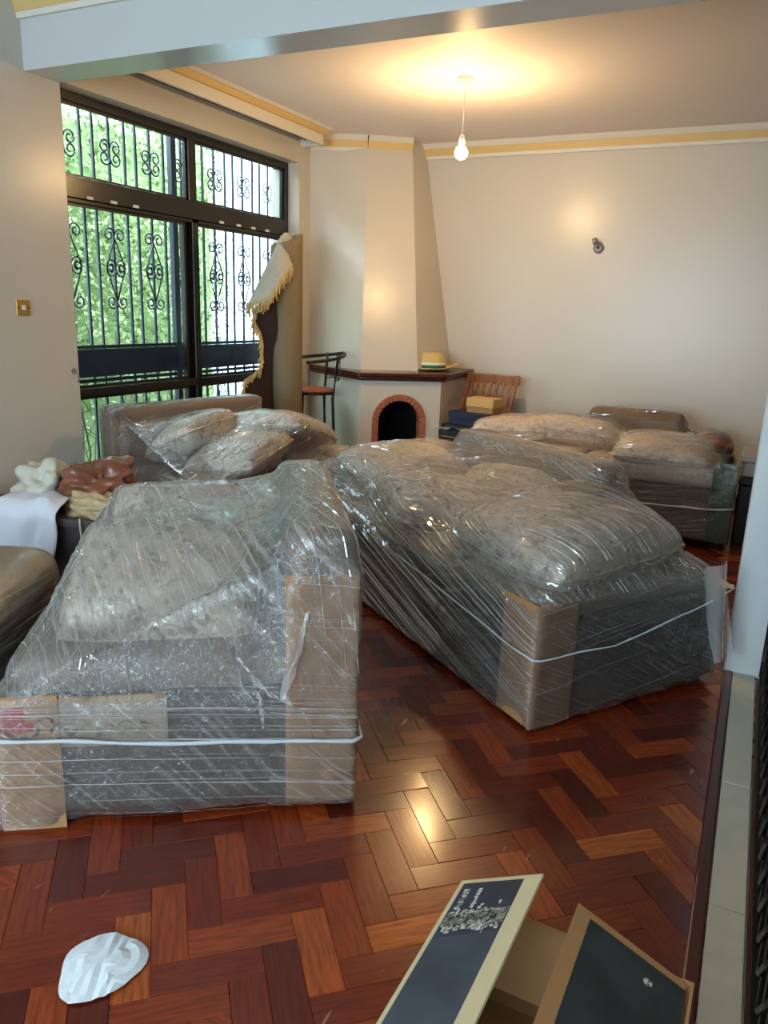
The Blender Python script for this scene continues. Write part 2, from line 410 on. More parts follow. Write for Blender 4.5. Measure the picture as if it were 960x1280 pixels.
# ------------------------------------------------------------------ window
XF = -3.97
win = struct(empty('window_1', (XF, Y0, 0)))
def wpart(name, y0, y1, z0, z1, mat='frame', d0=-.03, d1=.03, bevel=.004):
    return MB().box(d0, d1, y0-Y0, y1-Y0, z0, z1).build(name, MT[mat], win, bevel=bevel)
wpart('head_frame', Y0, Y1, 2.645, ZH); wpart('jamb_frame', Y0, Y0+.05, .0, 2.645); wpart('jamb_frame', Y1-.055, Y1, 0, 2.645); wpart('bottom_frame', Y0, Y1, 0, .05)
wpart('transom', Y0+.05, Y1-.055, 2.10, 2.225, d0=-.04, d1=.045)
wpart('transom_track', Y0+.05, Y1-.055, 2.075, 2.10, d0=.0, d1=.03)
wpart('mullion', 4.775, 4.86, 2.225, 2.645); wpart('door_stile', 4.80, 4.87, .05, 2.10); wpart('door_stile', 4.735, 4.79, .05, 2.09, d0=-.045, d1=-.01)
wpart('mid_rail', Y0+.05, 4.80, .885, .94); wpart('mid_rail', 4.87, Y1-.055, .885, .94)
for y0, y1, z0, z1 in ((Y0+.05, 4.775, 2.225, 2.645), (4.86, Y1-.055, 2.225, 2.645), (Y0+.05, 4.735, .94, 2.075), (4.87, Y1-.055, .94, 2.075), (Y0+.05, 4.735, .05, .885), (4.87, Y1-.055, .05, .885)):
    wpart('pane', y0, y1, z0, z1, 'glass', -.004, .0, 0)
    for a, b, c_, d in ((y0, y1, z0, z0+.018), (y0, y1, z1-.018, z1), (y0, y0+.016, z0+.018, z1-.018), (y1-.016, y1, z0+.018, z1-.018)):
        wpart('glazing_bead', a, b, c_, d, d0=-.012, d1=.012, bevel=0)
for i, yv in enumerate((3.78, 3.98, 4.18, 5.1, 5.32, 5.52, 5.72)): wpart('catch', yv, yv+.05, 2.105, 2.122, 'white_plastic', .045, .052, 0)

# far window (behind the viewer) frame
w2 = struct(empty('window_2', (a0, -3.1, b0)))
for nm, x0, x1, z0, z1 in (('frame', 0, a1-a0, 0, .05), ('frame', 0, a1-a0, b1-b0-.05, b1-b0), ('frame', 0, .05, .05, b1-b0-.05), ('frame', a1-a0-.05, a1-a0, .05, b1-b0-.05), ('mullion', 1.08, 1.13, .05, b1-b0-.05), ('mullion', 2.17, 2.22, .05, b1-b0-.05)):
    MB().box(x0, x1, -.03, .03, z0, z1).build(nm, MT['frame'], w2)
for x0, x1 in ((.05, 1.08), (1.13, 2.17), (2.22, a1-a0-.05)): MB().box(x0, x1, -.003, .003, .05, b1-b0-.05).build('pane', MT['glass'], w2)

# iron grille outside the window
XG = -4.19
gr = tag(empty('window_grille', (XG, Y0, 0)), 'blue-black wrought iron burglar grille with scrolls outside the tall window', 'grille')
def gp(mb, name, smooth=False): return mb.build(name, MT['grille'], gr, smooth=smooth)
orn = [3.86, 4.255, 4.645, 4.985, 5.38, 5.765, 6.145]
bars = []
for i, y in enumerate(orn):
    bars.append(y)
    if i < 6 and i != 2: bars += [y+.145, y+.252]
bars += [3.60, 3.71, 4.79, 6.29]
for y in bars:
    gp(MB().box(-.007, .007, y-Y0-.008, y-Y0+.008, .05, 2.75), 'bar')
gp(MB().box(-.02, .02, 4.885-Y0-.028, 4.885-Y0+.028, 0, 2.75), 'post')
gp(MB().box(-.012, .012, -.1, 2.85, .98, 1.17), 'plate')
for z in (.06, .955, 1.185, 2.15, 2.72): gp(MB().box(-.01, .01, -.1, 2.85, z-.012, z+.012), 'cross_rail')
def scroll(cy, cz, sy, sz, r=.05):
    pts = []
    for k in range(22):
        t = k/21; a = t*math.pi*2.6; rr = r*(1-.72*t)
        pts.append((.012, cy + sy*(r - rr*math.cos(a)) , cz + sz*rr*math.sin(a)))
    return pts
for y in orn:
    yl = y - Y0
    mb = MB()
    for sy in (-1, 1):
        for cz, sz in ((2.50, 1), (2.50-.03, -1)):
            mb.tube(scroll(yl, cz if sz > 0 else 2.43, sy, sz, .050), .0065, 5)
    gp(mb, 'scroll_rosette', True)
    for zc, szs in ((1.93, (1,)), (1.72, (1, -1)), (1.50, (-1,))):
        for sz in szs:
            mb = MB()
            for sy in (-1, 1): mb.tube(scroll(yl, zc + (.01*sz), sy, sz, .050), .0065, 5)
            gp(mb, 'scroll', True)
    for sy in (-1, 1):
        gp(MB().tube([(.012, yl, 1.92), (.012, yl+sy*.05, 1.81), (.012, yl+sy*.085, 1.72), (.012, yl+sy*.05, 1.62), (.012, yl, 1.50)], .006, 5), 'lozenge_side', True)
    gp(MB().tube([(.012, yl, .2), (.012, yl+.06, .45), (.012, yl, .8)], .006, 5), 'lozenge_side', True)

# outside: ground, white wall, hedge, trees
struct(MB().box(-16, XL-.28, -4, 16, -.3, -.1).build('outdoor_ground', MT['ground']))
struct(MB().box(-7.0, -6.75, 8.2, 14, -.1, 5.0).build('wall_outdoor', MT['plaster_out']))
def leaves(n, fn, size, mat, name, parent):
    P = np.array([fn() for _ in range(n)]); mb = MB()
    d = np.random.normal(size=(n, 3)); d /= np.linalg.norm(d, axis=1)[:, None]
    e = np.cross(d, np.random.normal(size=(n, 3))); e /= np.linalg.norm(e, axis=1)[:, None]
    s = size*np.random.uniform(.6, 1.3, n)[:, None]
    q = np.stack([P-d*s, P+e*s*.55, P+d*s, P-e*s*.55], 1).reshape(-1, 3)
    me = bpy.data.meshes.new(name); me.from_pydata(q.tolist(), [], [(4*i, 4*i+1, 4*i+2, 4*i+3) for i in range(n)]); me.update()
    o = link(name, me, mat, parent); o['kind'] = 'stuff'; return o
hd = tag(empty('hedge', (-6.3, 4.8, -.1)), 'tall leafy green hedge outside the barred window', 'hedge')
def hp():
    y = random.uniform(-2.6, 2.95); z = random.betavariate(1.6, 1.05)*3.5 + .25
    x = .42 + .16*noise.noise(Vector((y*1.7, z*1.7, 0))) + random.gauss(0, .06) - .12*max(0, z-2.2)
    return (x, y, z)
leaves(22000, hp, .033, MT['leaf'], 'foliage', hd)
mb = MB().grid(lambda u, v: (.2+.12*noise.noise(Vector((u*6, v*4, 3))), -2.7+u*5.5, v*3.2+.1*noise.noise(Vector((u*7, 1, 0)))), 24, 12)
mb.build('hedge_core', MT['hedge_core'], hd, thick=.2)
mb = MB()
for i in range(70):
    y = random.uniform(-2.5, 2.9); l = random.uniform(.5, 1.4)
    mb.tube([(.5+random.gauss(0, .05), y, .0), (.55+random.gauss(0, .05), y+random.gauss(0, .12), l*.5), (.5, y+random.gauss(0, .25), l)], .006, 4)
o = mb.build('bare_twigs', MT['stem'], hd); o['kind'] = 'stuff'
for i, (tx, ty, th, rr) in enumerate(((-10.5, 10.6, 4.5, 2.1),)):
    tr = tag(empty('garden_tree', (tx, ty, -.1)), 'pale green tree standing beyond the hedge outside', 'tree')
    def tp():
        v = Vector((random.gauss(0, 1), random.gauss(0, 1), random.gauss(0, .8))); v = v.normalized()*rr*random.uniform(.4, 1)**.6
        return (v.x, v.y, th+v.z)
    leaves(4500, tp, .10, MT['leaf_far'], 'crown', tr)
    MB().tube([(0, 0, 0), (.1, .05, th*.5), (0, 0, th)], [.14, .1, .05], 8).build('trunk', MT['stem'], tr, True)

# ------------------------------------------------------------------ fireplace (corner, built in)
FL, FR = Vector((-3.04, 5.83)), Vector((-2.47, 6.23))
fd = (FR-FL).normalized(); fn = Vector((fd.y, -fd.x)); flen = (FR-FL).length
fp = tag(empty('fireplace', (FL.x, FL.y, 0), math.atan2(fd.y, fd.x)), 'white corner fireplace with dark wooden mantel and arched brick opening', 'fireplace')
inv = fp.matrix_basis.inverted() if False else (T(FL.x, FL.y, 0, 0, 0, math.atan2(fd.y, fd.x))).inverted()
def loc2(p): v = inv @ Vector((p[0], p[1], 0)); return (v.x, v.y)
LW, RW = loc2((-3.83, 6.30)), loc2((-2.50, 7.0)); CORN = loc2((-3.83, 7.0))
ox0, ox1, osp, otop = .105, .575, .57, .0    # outer arch
cxa = (ox0+ox1)/2; ro = (ox1-ox0)/2; ri = ro-.055
ZB = .92
def archpts(r, n=16): return [(cxa - r*math.cos(math.pi*k/n), osp + r*math.sin(math.pi*k/n)) for k in range(n+1)]
# front face with arched hole
mb = MB(); n = 16; ap = archpts(ri+.02, n)
mb.add([(0,0,0),(cxa-ri-.02,0,0),(cxa-ri-.02,0,osp),(0,0,osp)], [(0,1,2,3)]); mb.add([(cxa+ri+.02,0,0),(flen,0,0),(flen,0,osp),(cxa+ri+.02,0,osp)], [(0,1,2,3)])
for k in range(n):
    a, b = ap[k], ap[k+1]; tx = lambda k: flen*k/n
    mb.add([(a[0],0,a[1]),(b[0],0,b[1]),(tx(k+1),0,ZB),(tx(k),0,ZB)], [(0,1,2,3)])
mb.add([(0,0,osp),(ap[0][0],0,osp),(0,0,ZB)], [(0,1,2)]); mb.add([(ap[-1][0],0,osp),(flen,0,osp),(flen,0,ZB)], [(0,1,2)])
mb.add([(0,0,0),(0,0,ZB),(LW[0],LW[1],ZB),(LW[0],LW[1],0)], [(0,1,2,3)]); mb.add([(flen,0,0),(flen,0,ZB),(RW[0],RW[1],ZB),(RW[0],RW[1],0)], [(0,1,2,3)])
mb.build('surround', MT['wall'], fp, fix=False)
# firebox
mb = MB(); pr_ = [(cxa-ri-.005, 0)] + archpts(ri+.005, n) + [(cxa+ri+.005, 0)]
for k in range(len(pr_)-1):
    a, b = pr_[k], pr_[k+1]; mb.add([(a[0],.12,a[1]),(b[0],.12,b[1]),(b[0],.5,b[1]),(a[0],.5,a[1])], [(0,1,2,3)])
mb.add([(p[0],.5,p[1]) for p in pr_], [tuple(range(len(pr_)))]); mb.add([(pr_[0][0],0,.004),(pr_[-1][0],0,.004),(pr_[-1][0],.5,.004),(pr_[0][0],.5,.004)], [(0,1,2,3)])
mb.build('firebox', MT['soot'], fp, fix=False)
MB().box(cxa-ri, cxa+ri, -.01, .3, .004, .06).build('hearth', MT['mantel'], fp)
for k in range(15):     # arch voussoirs
    a_, b_ = math.pi*k/15+.012, math.pi*(k+1)/15-.012
    q = [(cxa-r*math.cos(a), osp+r*math.sin(a)) for r, a in ((ri, a_), (ro, a_), (ro, b_), (ri, b_))]
    MB().add([(x, yv, z) for yv in (-.012, .12) for x, z in q], [(0,1,2,3), (7,6,5,4), (0,4,5,1), (1,5,6,2), (2,6,7,3), (3,7,4,0)]).build('brick', MT['firebrick'], fp, bevel=.003)
for sx in (0, 1):
    for k in range(5):
        x0 = ox0 if sx == 0 else cxa+ri
        MB().box(x0, x0+ro-ri, -.012, .12, k*osp/5+.003, (k+1)*osp/5-.003).build('brick', MT['firebrick'], fp, bevel=.003)
# mantel shelf
ov = .035
pl_ = [(-.02, -ov), (flen+.03, -ov), (RW[0]+.04, RW[1]), CORN, (LW[0], LW[1]-.045)]
MB().prism(pl_, ZB, .955).build('mantel_moulding', MT['mantel'], fp, bevel=.01, seg=3)
pl2 = [(-.03, -ov-.025), (flen+.05, -ov-.025), (RW[0]+.06, RW[1]), CORN, (LW[0], LW[1]-.07)]
MB().prism(pl2, .955, .988).build('mantel_shelf', MT['mantel'], fp, bevel=.006)
# flue
FBt = [(-3.83, 6.29), (-3.14, 6.02), (-2.73, 6.31), (-2.68, 7.05)]
mb = MB(); bot = [loc2(p) for p in FBt]; top = [loc2(p) for p in FT]
for i in range(3):
    b_, c_, t_, r_ = Vector((*bot[i], .985)), Vector((*bot[i+1], .985)), Vector((*top[i+1], ZC)), Vector((*top[i], ZC))
    mb.grid(lambda u, v: b_.lerp(c_, u).lerp(r_.lerp(t_, u), v), 10, 14)
mb.build('chimney_breast', MT['wall'], fp, True, fix=False)

# ------------------------------------------------------------------ fixtures
pd = tag(empty('pendant_lamp', (-1.98, 5.14, ZC)), 'bare lit bulb hanging on a thin cord from the ceiling', 'lamp')
MB().lathe([(.05, 0), (.05, -.012), (.035, -.035), (.012, -.05)], 20, None).build('ceiling_rose', MT['white_plastic'], pd, True)
MB().tube([(0, 0, -.04), (.004, 0, -.2), (0, 0, -.345)], .0035, 6).build('cord', MT['white_plastic'], pd)
MB().lathe([(.008, -.335), (.018, -.345), (.02, -.39), (.017, -.395)], 16).build('lamp_holder', MT['white_plastic'], pd, True)
MB().lathe([(.014, -.393)] + [(.042*math.sin(a), -.445-.042*math.cos(a)*-1) for a in [R_(x) for x in range(25, 180, 12)]] + [(.001, -.487)], 20, None).build('bulb', MT['bulb'], pd, True)
sc = tag(empty('wall_sconce', (-1.40, YB, 2.07)), 'small grey bare wall light fitting on the white back wall', 'sconce')
MB().lathe([(.045, 0), (.045, .012), (.03, .02)], 18, T(0, 0, 0, R_(90))).build('back_plate', m_plain('grey_metal', srgb(150, 142, 136), .4, .4), sc, True)
MB().tube([(0, -.015, 0), (0, -.06, .0), (-.01, -.08, .03)], .011, 8).build('arm', bpy.data.materials['grey_metal'], sc, True)
MB().lathe([(.012, 0), (.022, .01), (.022, .05), (.016, .055)], 14, T(-.012, -.082, .02, 0, R_(-15))).build('lamp_holder', bpy.data.materials['grey_metal'], sc, True)

sw = tag(empty('light_switch', (XL, 3.166, 1.445)), 'brass light switch plate on the left wall by the beam', 'switch')
MB().box(0, .008, -.045, .045, -.045, .045).build('plate', MT['brass'], sw, bevel=.004)
MB().box(.008, .014, -.012, .012, -.014, .014).build('rocker', MT['white_plastic'], sw, bevel=.002)
for s_ in (-.032, .032): MB().lathe([(.004, 0), (.004, .002)], 10, T(.008, s_, 0, 0, R_(90))).build('screw', MT['steel_black'], sw)
hk = tag(empty('curtain_hook', (XL, 3.50, 1.05)), 'small metal curtain tieback hook on the wall edge', 'hook')
MB().lathe([(.018, 0), (.018, .006)], 14, T(0, 0, .02, 0, R_(90))).build('rosette', bpy.data.materials['grey_metal'], hk)
MB().tube([(.004, 0, .02), (.03, 0, .01), (.035, 0, -.03), (.02, .01, -.05)], .005, 6).build('prong', bpy.data.materials['grey_metal'], hk, True)

# folding steel gate beside the sill
gt = tag(empty('folding_gate', (.205, 1.0, 0)), 'black collapsible steel security gate standing along the pale sill', 'gate')
for k in range(22):
    y = 2.40 - k*.105
    MB().box(-.022, .0, y-.011, y+.011, .03, 2.3).build('channel', MT['steel_black'], gt, bevel=.003)
for k in range(21):
    y = 2.40 - k*.105
    for z in (.12, .5, .9, 1.3):
        MB().tube([(-.026, y, z), (-.026, y-.105, z+.12)], .008, 5).build('lattice_bar', MT['steel_black'], gt)
        MB().tube([(.004, y, z+.12), (.004, y-.105, z)], .008, 5).build('lattice_bar', MT['steel_black'], gt)
MB().box(-.03, .02, -.9, 2.46, .004, .03).build('bottom_track', MT['steel_black'], gt)
MB().box(-.035, .02, 2.43, 2.46, .03, 2.3).build('end_post', MT['steel_black'], gt)

# ================================================================== FURNITURE
def pillow_mesh(a, b, th, seed=0, name='pillow', wr=.012):
    mb = MB(); n = 22
    for sgn in (1, -1):
        def fn(u, v):
            x, y = u*2-1, v*2-1
            ex = 1-.10*(1-abs(y)**2.2)*0 - .09*(y*y < 2)*(1-y*y)*.9; ey = 1-.09*(1-x*x)*.9
            ex *= math.sqrt(1-.26*y*y*x*x); ey *= math.sqrt(1-.26*x*x*y*y)
            h = max(0, (1-abs(x)**2.8))**.5*max(0, (1-abs(y)**2.8))**.5
            w = noise.noise(Vector((x*2.3+seed, y*2.3, sgn*3)))*wr + noise.noise(Vector((x*6+seed, y*6, sgn*5)))*wr*.3
            return (a*x*ex, b*y*ey, sgn*(th*h) + w*(.3+h))
        mb.grid(fn, n, n)
    me = mb.mesh(name); bm = bmesh.new(); bm.from_mesh(me); bmesh.ops.remove_doubles(bm, verts=bm.verts, dist=.0015); bmesh.ops.recalc_face_normals(bm, faces=bm.faces); bm.to_mesh(me); bm.free()
    return me
PILLOWS = {}
def pillow(key, label, size, loc, rot, mat='damask', group=None, name='cushion'):
    me = pillow_mesh(*size, seed=len(PILLOWS)*3.7); root = link(name, me, MT[mat], None, True)
    root.location = loc; root.rotation_euler = rot
    tag(root, label, 'cushion', group)
    # piping along the seam
    a, b, _ = size; path = []
    for k in range(56):
        t = 2*math.pi*k/56; c_, s_ = math.cos(t), math.sin(t); q = max(abs(c_), abs(s_)); x, y = c_/q, s_/q
        k_ = math.sqrt(1-.26*x*x*y*y); path.append((a*x*k_*(1-.081*(1-y*y)), b*y*k_*(1-.081*(1-x*x)), 0))
    MB().tube(path, .006, 5, True).build('piping', MT[mat], root, True)
    PILLOWS.setdefault(key, []).append(root); return root
def rbox(name, x0, x1, y0, y1, z0, z1, mat, parent, r=.04, puff=0):
    o = MB().box(x0, x1, y0, y1, z0, z1).build(name, MT[mat], parent, bevel=r, seg=4); return o
def wpts(o):
    bpy.context.view_layer.update()
    dg = bpy.context.evaluated_depsgraph_get(); e = o.evaluated_get(dg); me = e.to_mesh()
    vs = [o.matrix_world @ v.co for v in me.vertices]; fs = [tuple(p.vertices) for p in me.polygons]; e.to_mesh_clear(); return vs, fs
def wrap(root, objs, mat, extra=(), sag=.08, frac=.6, zmin=.01, off=.013, name='plastic_wrap', cell=.05, wr=.006):
    bpy.context.view_layer.update(); inv = root.matrix_world.inverted()
    V, F = [], []
    for o in objs:
        vs, fs = wpts(o); k = len(V); V += [inv @ v for v in vs]; F += [tuple(i+k for i in f) for f in fs]
    bvh = BVHTree.FromPolygons(V, F)
    bm = bmesh.new()
    for p in V + [Vector(e) for e in extra]:
        bm.verts.new(Vector((p.x, p.y, max(p.z, zmin))))
    r = bmesh.ops.convex_hull(bm, input=bm.verts)
    bmesh.ops.delete(bm, geom=list({g for g in list(r['geom_interior']) + list(r['geom_unused']) if isinstance(g, bmesh.types.BMVert) and g.is_valid}), context='VERTS')
    bmesh.ops.remove_doubles(bm, verts=bm.verts, dist=.008)
    bmesh.ops.recalc_face_normals(bm, faces=bm.faces)
    bmesh.ops.delete(bm, geom=[f for f in bm.faces if f.normal.z < -.75], context='FACES_ONLY')
    bmesh.ops.delete(bm, geom=[v for v in bm.verts if not v.link_faces], context='VERTS')
    for it in range(9):
        es = [e for e in bm.edges if e.calc_length() > cell]
        if not es: break
        bmesh.ops.subdivide_edges(bm, edges=es, cuts=1); bmesh.ops.triangulate(bm, faces=[f for f in bm.faces if len(f.verts) > 3])
    for it in range(2): bmesh.ops.beautify_fill(bm, faces=bm.faces, edges=bm.edges)
    bm.normal_update()
    mv = {}
    for v in bm.verts:
        h = bvh.ray_cast(v.co + v.normal*.002, -v.normal, .6); d = h[3] if h[0] is not None else .12
        s_ = min(d*frac, sag*(1+.5*noise.noise(v.co*3)))
        mv[v.index] = -v.normal*max(0, s_)
    bm.verts.ensure_lookup_table()
    for it in range(4):
        new = {}
        for v in bm.verts:
            nb = [e.other_vert(v).index for e in v.link_edges]
            new[v.index] = mv[v.index]*.4 + sum((mv[i] for i in nb), Vector())*(.6/max(1, len(nb)))
        mv = new
    for v in bm.verts:
        w = noise.noise(v.co*8)*wr + (.4-abs(noise.noise(v.co*13)))*wr*1.5 + noise.noise(v.co*27)*wr*.6
        v.co += mv[v.index] + v.normal*(off + w*.6)
        if v.co.z < zmin: v.co.z = zmin
    bm.normal_update()
    me = bpy.data.meshes.new(name); bm.to_mesh(me); bm.free()
    return link(name, me, mat, root, True)
def ribbon(root, pts, w, seed=0, name='film_tail'):
    P = [Vector(p) for p in pts]
    def fn(u, v):
        k = v*(len(P)-1); i = min(int(k), len(P)-2); p = P[i].lerp(P[i+1], k-i); tw = seed + v*5
        ww = w*(.35+.9*abs(noise.noise(Vector((v*4, seed, 0)))))*(1-.75*v**3)
        return p + Vector((math.cos(tw)*.9, -.35*math.sin(tw)-.1, .25*math.sin(tw)))*ww*(u-.5) + Vector((.01*noise.noise(Vector((v*9, u*3, seed))), -.01, 0))
    return MB().grid(fn, 6, 36).build(name, MT['film_loose'], root, True)
def band(root, pts, r=.007, name='twisted_film_band'):
    P = [Vector(p) for p in pts]; path = []
    for a, b in zip(P[:-1], P[1:]):
        k = max(2, int((b-a).length/.04))
        for i in range(k): path.append(a.lerp(b, i/k) + Vector((0, 0, noise.noise(a.lerp(b, i/k)*5)*.008)))
    path.append(P[-1]); rr = [r*(1+.5*noise.noise(p*19)) for p in path]
    return MB().tube(path, rr, 6).build(name, MT['film_band'], root, True)
t = NT('milky_film_twist'); MT['film_band'] = t.pbr((.72, .76, .80, 1), .25, None, **{'Transmission__Weight': .35, 'IOR': 1.1})
def m_ridge():
    t = NT('film_ridge'); g = t.n('NewGeometry')
    tr = t.n('BsdfTransparent').outputs[0]; df = t.n('BsdfDiffuse', Color=(.85, .9, .95, 1)).outputs[0]; tl = t.n('BsdfTranslucent', Color=(.85, .9, .95, 1)).outputs[0]
    mk = t.n('MixShader', i0=.4, i1=df, i2=tl).outputs[0]
    b = t.n('MixShader', i0=.30, i1=tr, i2=mk).outputs[0]
    return t.done(t.n('MixShader', i0=.42, i1=b, i2=t.n('BsdfGlossy', Roughness=.10).outputs[0]).outputs[0])
MT['ridge'] = m_ridge()
def ridges(film, sets, seed=1):
    """stretched film ridges: raised creases running along the film surface"""
    rnd = random.Random(seed); me = film.data; V = [v.co.copy() for v in me.vertices]; mb = MB()
    for a, n, cond, w in sets:
        a = Vector(a); P = [p for p in me.polygons if len(p.vertices) == 3 and cond(p.center, p.normal)]
        if not P: continue
        sv = [a.dot(v) for v in V]; idx = {i for p in P for i in p.vertices}; lo, hi = min(sv[i] for i in idx), max(sv[i] for i in idx)
        cs = sorted(rnd.uniform(lo, hi) for _ in range(n)); ws = [w*rnd.choice((.35, .5, .5, .8, 1.3)) for _ in cs]; ph = [rnd.uniform(0, 90) for _ in cs]
        import bisect
        for p in P:
            i, j, k = p.vertices; q = (sv[i], sv[j], sv[k]); b0, b1_ = bisect.bisect(cs, min(q)), bisect.bisect(cs, max(q))
            for c_ in range(b0, b1_):
                c = cs[c_]; pts = []
                for x, y in ((i, j), (j, k), (k, i)):
                    if (sv[x]-c)*(sv[y]-c) < 0: pts.append(V[x].lerp(V[y], (c-sv[x])/(sv[y]-sv[x])))
                if len(pts) < 2: continue
                u, v = pts[:2]; d = v-u
                if d.length < 1e-5: continue
                nn = p.normal; sd = nn.cross(d).normalized(); vs = []
                for e in (u, v):
                    k2 = ws[c_]*max(0, .35+1.1*noise.noise(e*2.1+Vector((ph[c_], 0, 0))))
                    o_ = e + nn*.001; vs += [o_-sd*k2, o_+nn*k2*.9, o_+sd*k2]
                if max((vs[0]-vs[2]).length, (vs[3]-vs[5]).length) < .0006: continue
                mb.add(vs, [(0, 3, 4, 1), (1, 4, 5, 2)])
    o = mb.build('film_ridges', MT['ridge'], film, False, fix=False); o['kind'] = 'stuff'; return o
side = lambda c, n: n.z < .55
topf = lambda c, n: n.z >= .45
MT['film_A'] = m_film('stretch_film_a', (.8, .1, .8), (.3, 1, 0), 60, .11, .40, .06, 1.0)
MT['film_B'] = m_film('stretch_film_b', (.50, .30, 1.0), (0, 1, 0), 80, .05, .30, .06, 1.0)
MT['film_C'] = m_film('stretch_film_c', (.30, .35, 1.0), (0, 1, 0), 70, .05, .30, .05, 1.0)
MT['film_D'] = m_film('stretch_film_d', (.35, .15, 1.0), (0, 1, 0), 70, .07, .25, .06, 1.0)
MT['film_F'] = m_film('stretch_film_f', (.1, .2, 1.0), (1, 0, 0), 40, .08, .3, .14)
MT['film_loose'] = m_film('loose_film', (.8, .5, .4), (0, 1, 0), 40, .30, .35, .2)
MT['film_green'] = m_film('green_film', (.8, .5, .4), (0, 1, 0), 40, .42, .2, .15, tint=srgb(70, 110, 88))

# ---- sofa A: front left, backrest along its right side
A0 = Vector((-1.789, 1.284, 0)); AA = R_(35.1)
A = tag(empty('wrapped_armchair', A0, AA), 'wide low armchair in stretch film with cardboard strips on both front corners', 'armchair')
pa = [rbox('seat_base', .02, .86, .0, 1.1, .03, .40, 'sofa_dark', A, .03), rbox('backrest', .815, 1.0, .0, 1.1, .03, .88, 'sofa', A, .05),
      rbox('arm', .10, .83, .92, 1.1, .08, .69, 'sofa_grey', A, .05), rbox('seat_cushion', .03, .82, .04, .92, .385, .50, 'sofa_grey', A, .045)]
for x, y in ((.06, .06), (.92, .06), (.06, 1.02), (.92, 1.02)): MB().prism([(x-.03, y-.03), (x+.03, y-.03), (x+.03, y+.03), (x-.03, y+.03)], 0, .035).build('foot', MT['black'], A)
def lshape(x0, y0, wx, wy, z0, z1, th=.006, fl=0, rnd=0):
    mb = MB()
    mb.prism([(x0, y0), (x0+wx, y0), (x0+wx, y0+th), (x0, y0+th)], z0, z1, None); mb.prism([(x0, y0+th*.5), (x0+th, y0+th*.5), (x0+th, y0+wy), (x0, y0+wy)], z0, z1, None); return mb
g1 = lshape(-.012, -.014, .175, .12, .0, .425).build('cardboard_guard', MT['card'], A); g1['label'] = 'cardboard corner strip with red print'
g2 = MB().box(.80, 1.012, -.018, -.010, .03, .765).box(1.004, 1.012, -.012, .12, .03, .765).build('cardboard_guard', MT['card'], A, bevel=.002)
# red print and black loops on the guard
rp = MB().box(.015, .075, -.0155, -.0142, .315, .395).box(.015, .095, -.0157, -.0144, .315, .345).build('red_print', m_plain('red_ink', srgb(176, 34, 52), .7), g1)
lp = MB()
for pts in ([(.02, .318), (.045, .300), (.08, .298), (.105, .310), (.108, .328)], [(.108, .352), (.128, .362), (.146, .350), (.150, .330), (.140, .312)], [(.002, .335), (.004, .325), (.010, .322)]):
    lp.tube([(x, -.0155, z) for x, z in pts], .0045, 6)
lp.build('black_print', MT['black'], g1, True)
MB().box(.165, .46, -.010, -.004, .26, .415).build('cardboard_panel', m_damask('floral_panel', srgb(170, 150, 128), srgb(96, 80, 70)), A)

pillow('A', 'plump patterned cushion under clear film on the front armchair seat', (.33, .29, .13), A0+Matrix.Rotation(AA, 3, 'Z')@Vector((.42, .42, .60)), (R_(24), R_(2), AA))
pillow('A', 'cushion standing against the far arm inside the front armchair film', (.27, .20, .10), A0+Matrix.Rotation(AA, 3, 'Z')@Vector((.43, .80, .66)), (R_(62), 0, AA))
fa = wrap(A, pa + [g1, g2] + PILLOWS['A'], MT['film_A'], sag=.05, frac=.45, cell=.034)
ridges(fa, [((.05, .1, 1), 34, lambda c, n: c.z < .44 and n.z < .6, .0026), ((1, .25, .1), 110, lambda c, n: c.z > .40, .0030), ((.7, -.6, .3), 70, lambda c, n: c.z > .42, .0024), ((.9, .5, -.3), 50, lambda c, n: c.z > .42 and c.x < .5, .003), ((.1, .05, 1), 30, lambda c, n: c.x > .75, .0022)], 3)
band(A, [(-.03, .5, .36), (-.026, -.02, .305), (.0, -.034, .302), (.5, -.034, .27), (1.0, -.036, .245), (1.028, -.02, .245), (1.028, .5, .26)], .006)
ribbon(A, [(.86, -.02, .66), (.84, -.035, .54), (.80, -.04, .45), (.79, -.045, .40), (.85, -.045, .36), (.88, -.045, .27)], .055, 1)
ribbon(A, [(.66, -.0, .52), (.72, -.03, .45), (.77, -.045, .405), (.83, -.045, .40)], .05, 4)
ribbon(A, [(.72, -.03, .42), (.73, -.04, .36), (.735, -.04, .31)], .04, 7)

# ---- sofa B: centre, backrest on its far side
B0 = Vector((-.595, 2.556, 0)); BA = R_(53.9)
RB = Matrix.Rotation(BA, 3, 'Z')
B = tag(empty('wrapped_chaise', B0, BA), 'long chaise sofa in stretch film with a cardboard corner guard, beside the pier', 'sofa')
pb = [rbox('seat_base', .0, 1.0, .0, 2.1, .025, .42, 'sofa_dark', B, .03), rbox('backrest', .82, 1.02, .62, 1.84, .03, .82, 'sofa', B, .05),
      rbox('arm', .02, 1.0, 1.92, 2.12, .08, .63, 'sofa', B, .06), rbox('seat_cushion', .02, .98, .03, .62, .40, .50, 'sofa_grey', B, .045), rbox('seat_cushion', .02, .82, .63, 1.9, .40, .51, 'damask_pale', B, .045)]
for x, y in ((.06, .06), (.92, .06), (.06, 2.0), (.92, 2.0)): MB().prism([(x-.03, y-.03), (x+.03, y-.03), (x+.03, y+.03), (x-.03, y+.03)], 0, .035).build('foot', MT['black'], B)
g3 = lshape(-.012, -.014, .19, .20, .02, .50).build('cardboard_guard', MT['card'], B)
LB_ = lambda x, y, z: B0 + RB @ Vector((x, y, z))
pillow('B', 'large patterned cushion near the guarded corner of the wrapped chaise', (.45, .35, .15), LB_(.47, .40, .585), (R_(4), R_(-2), BA+R_(8)))
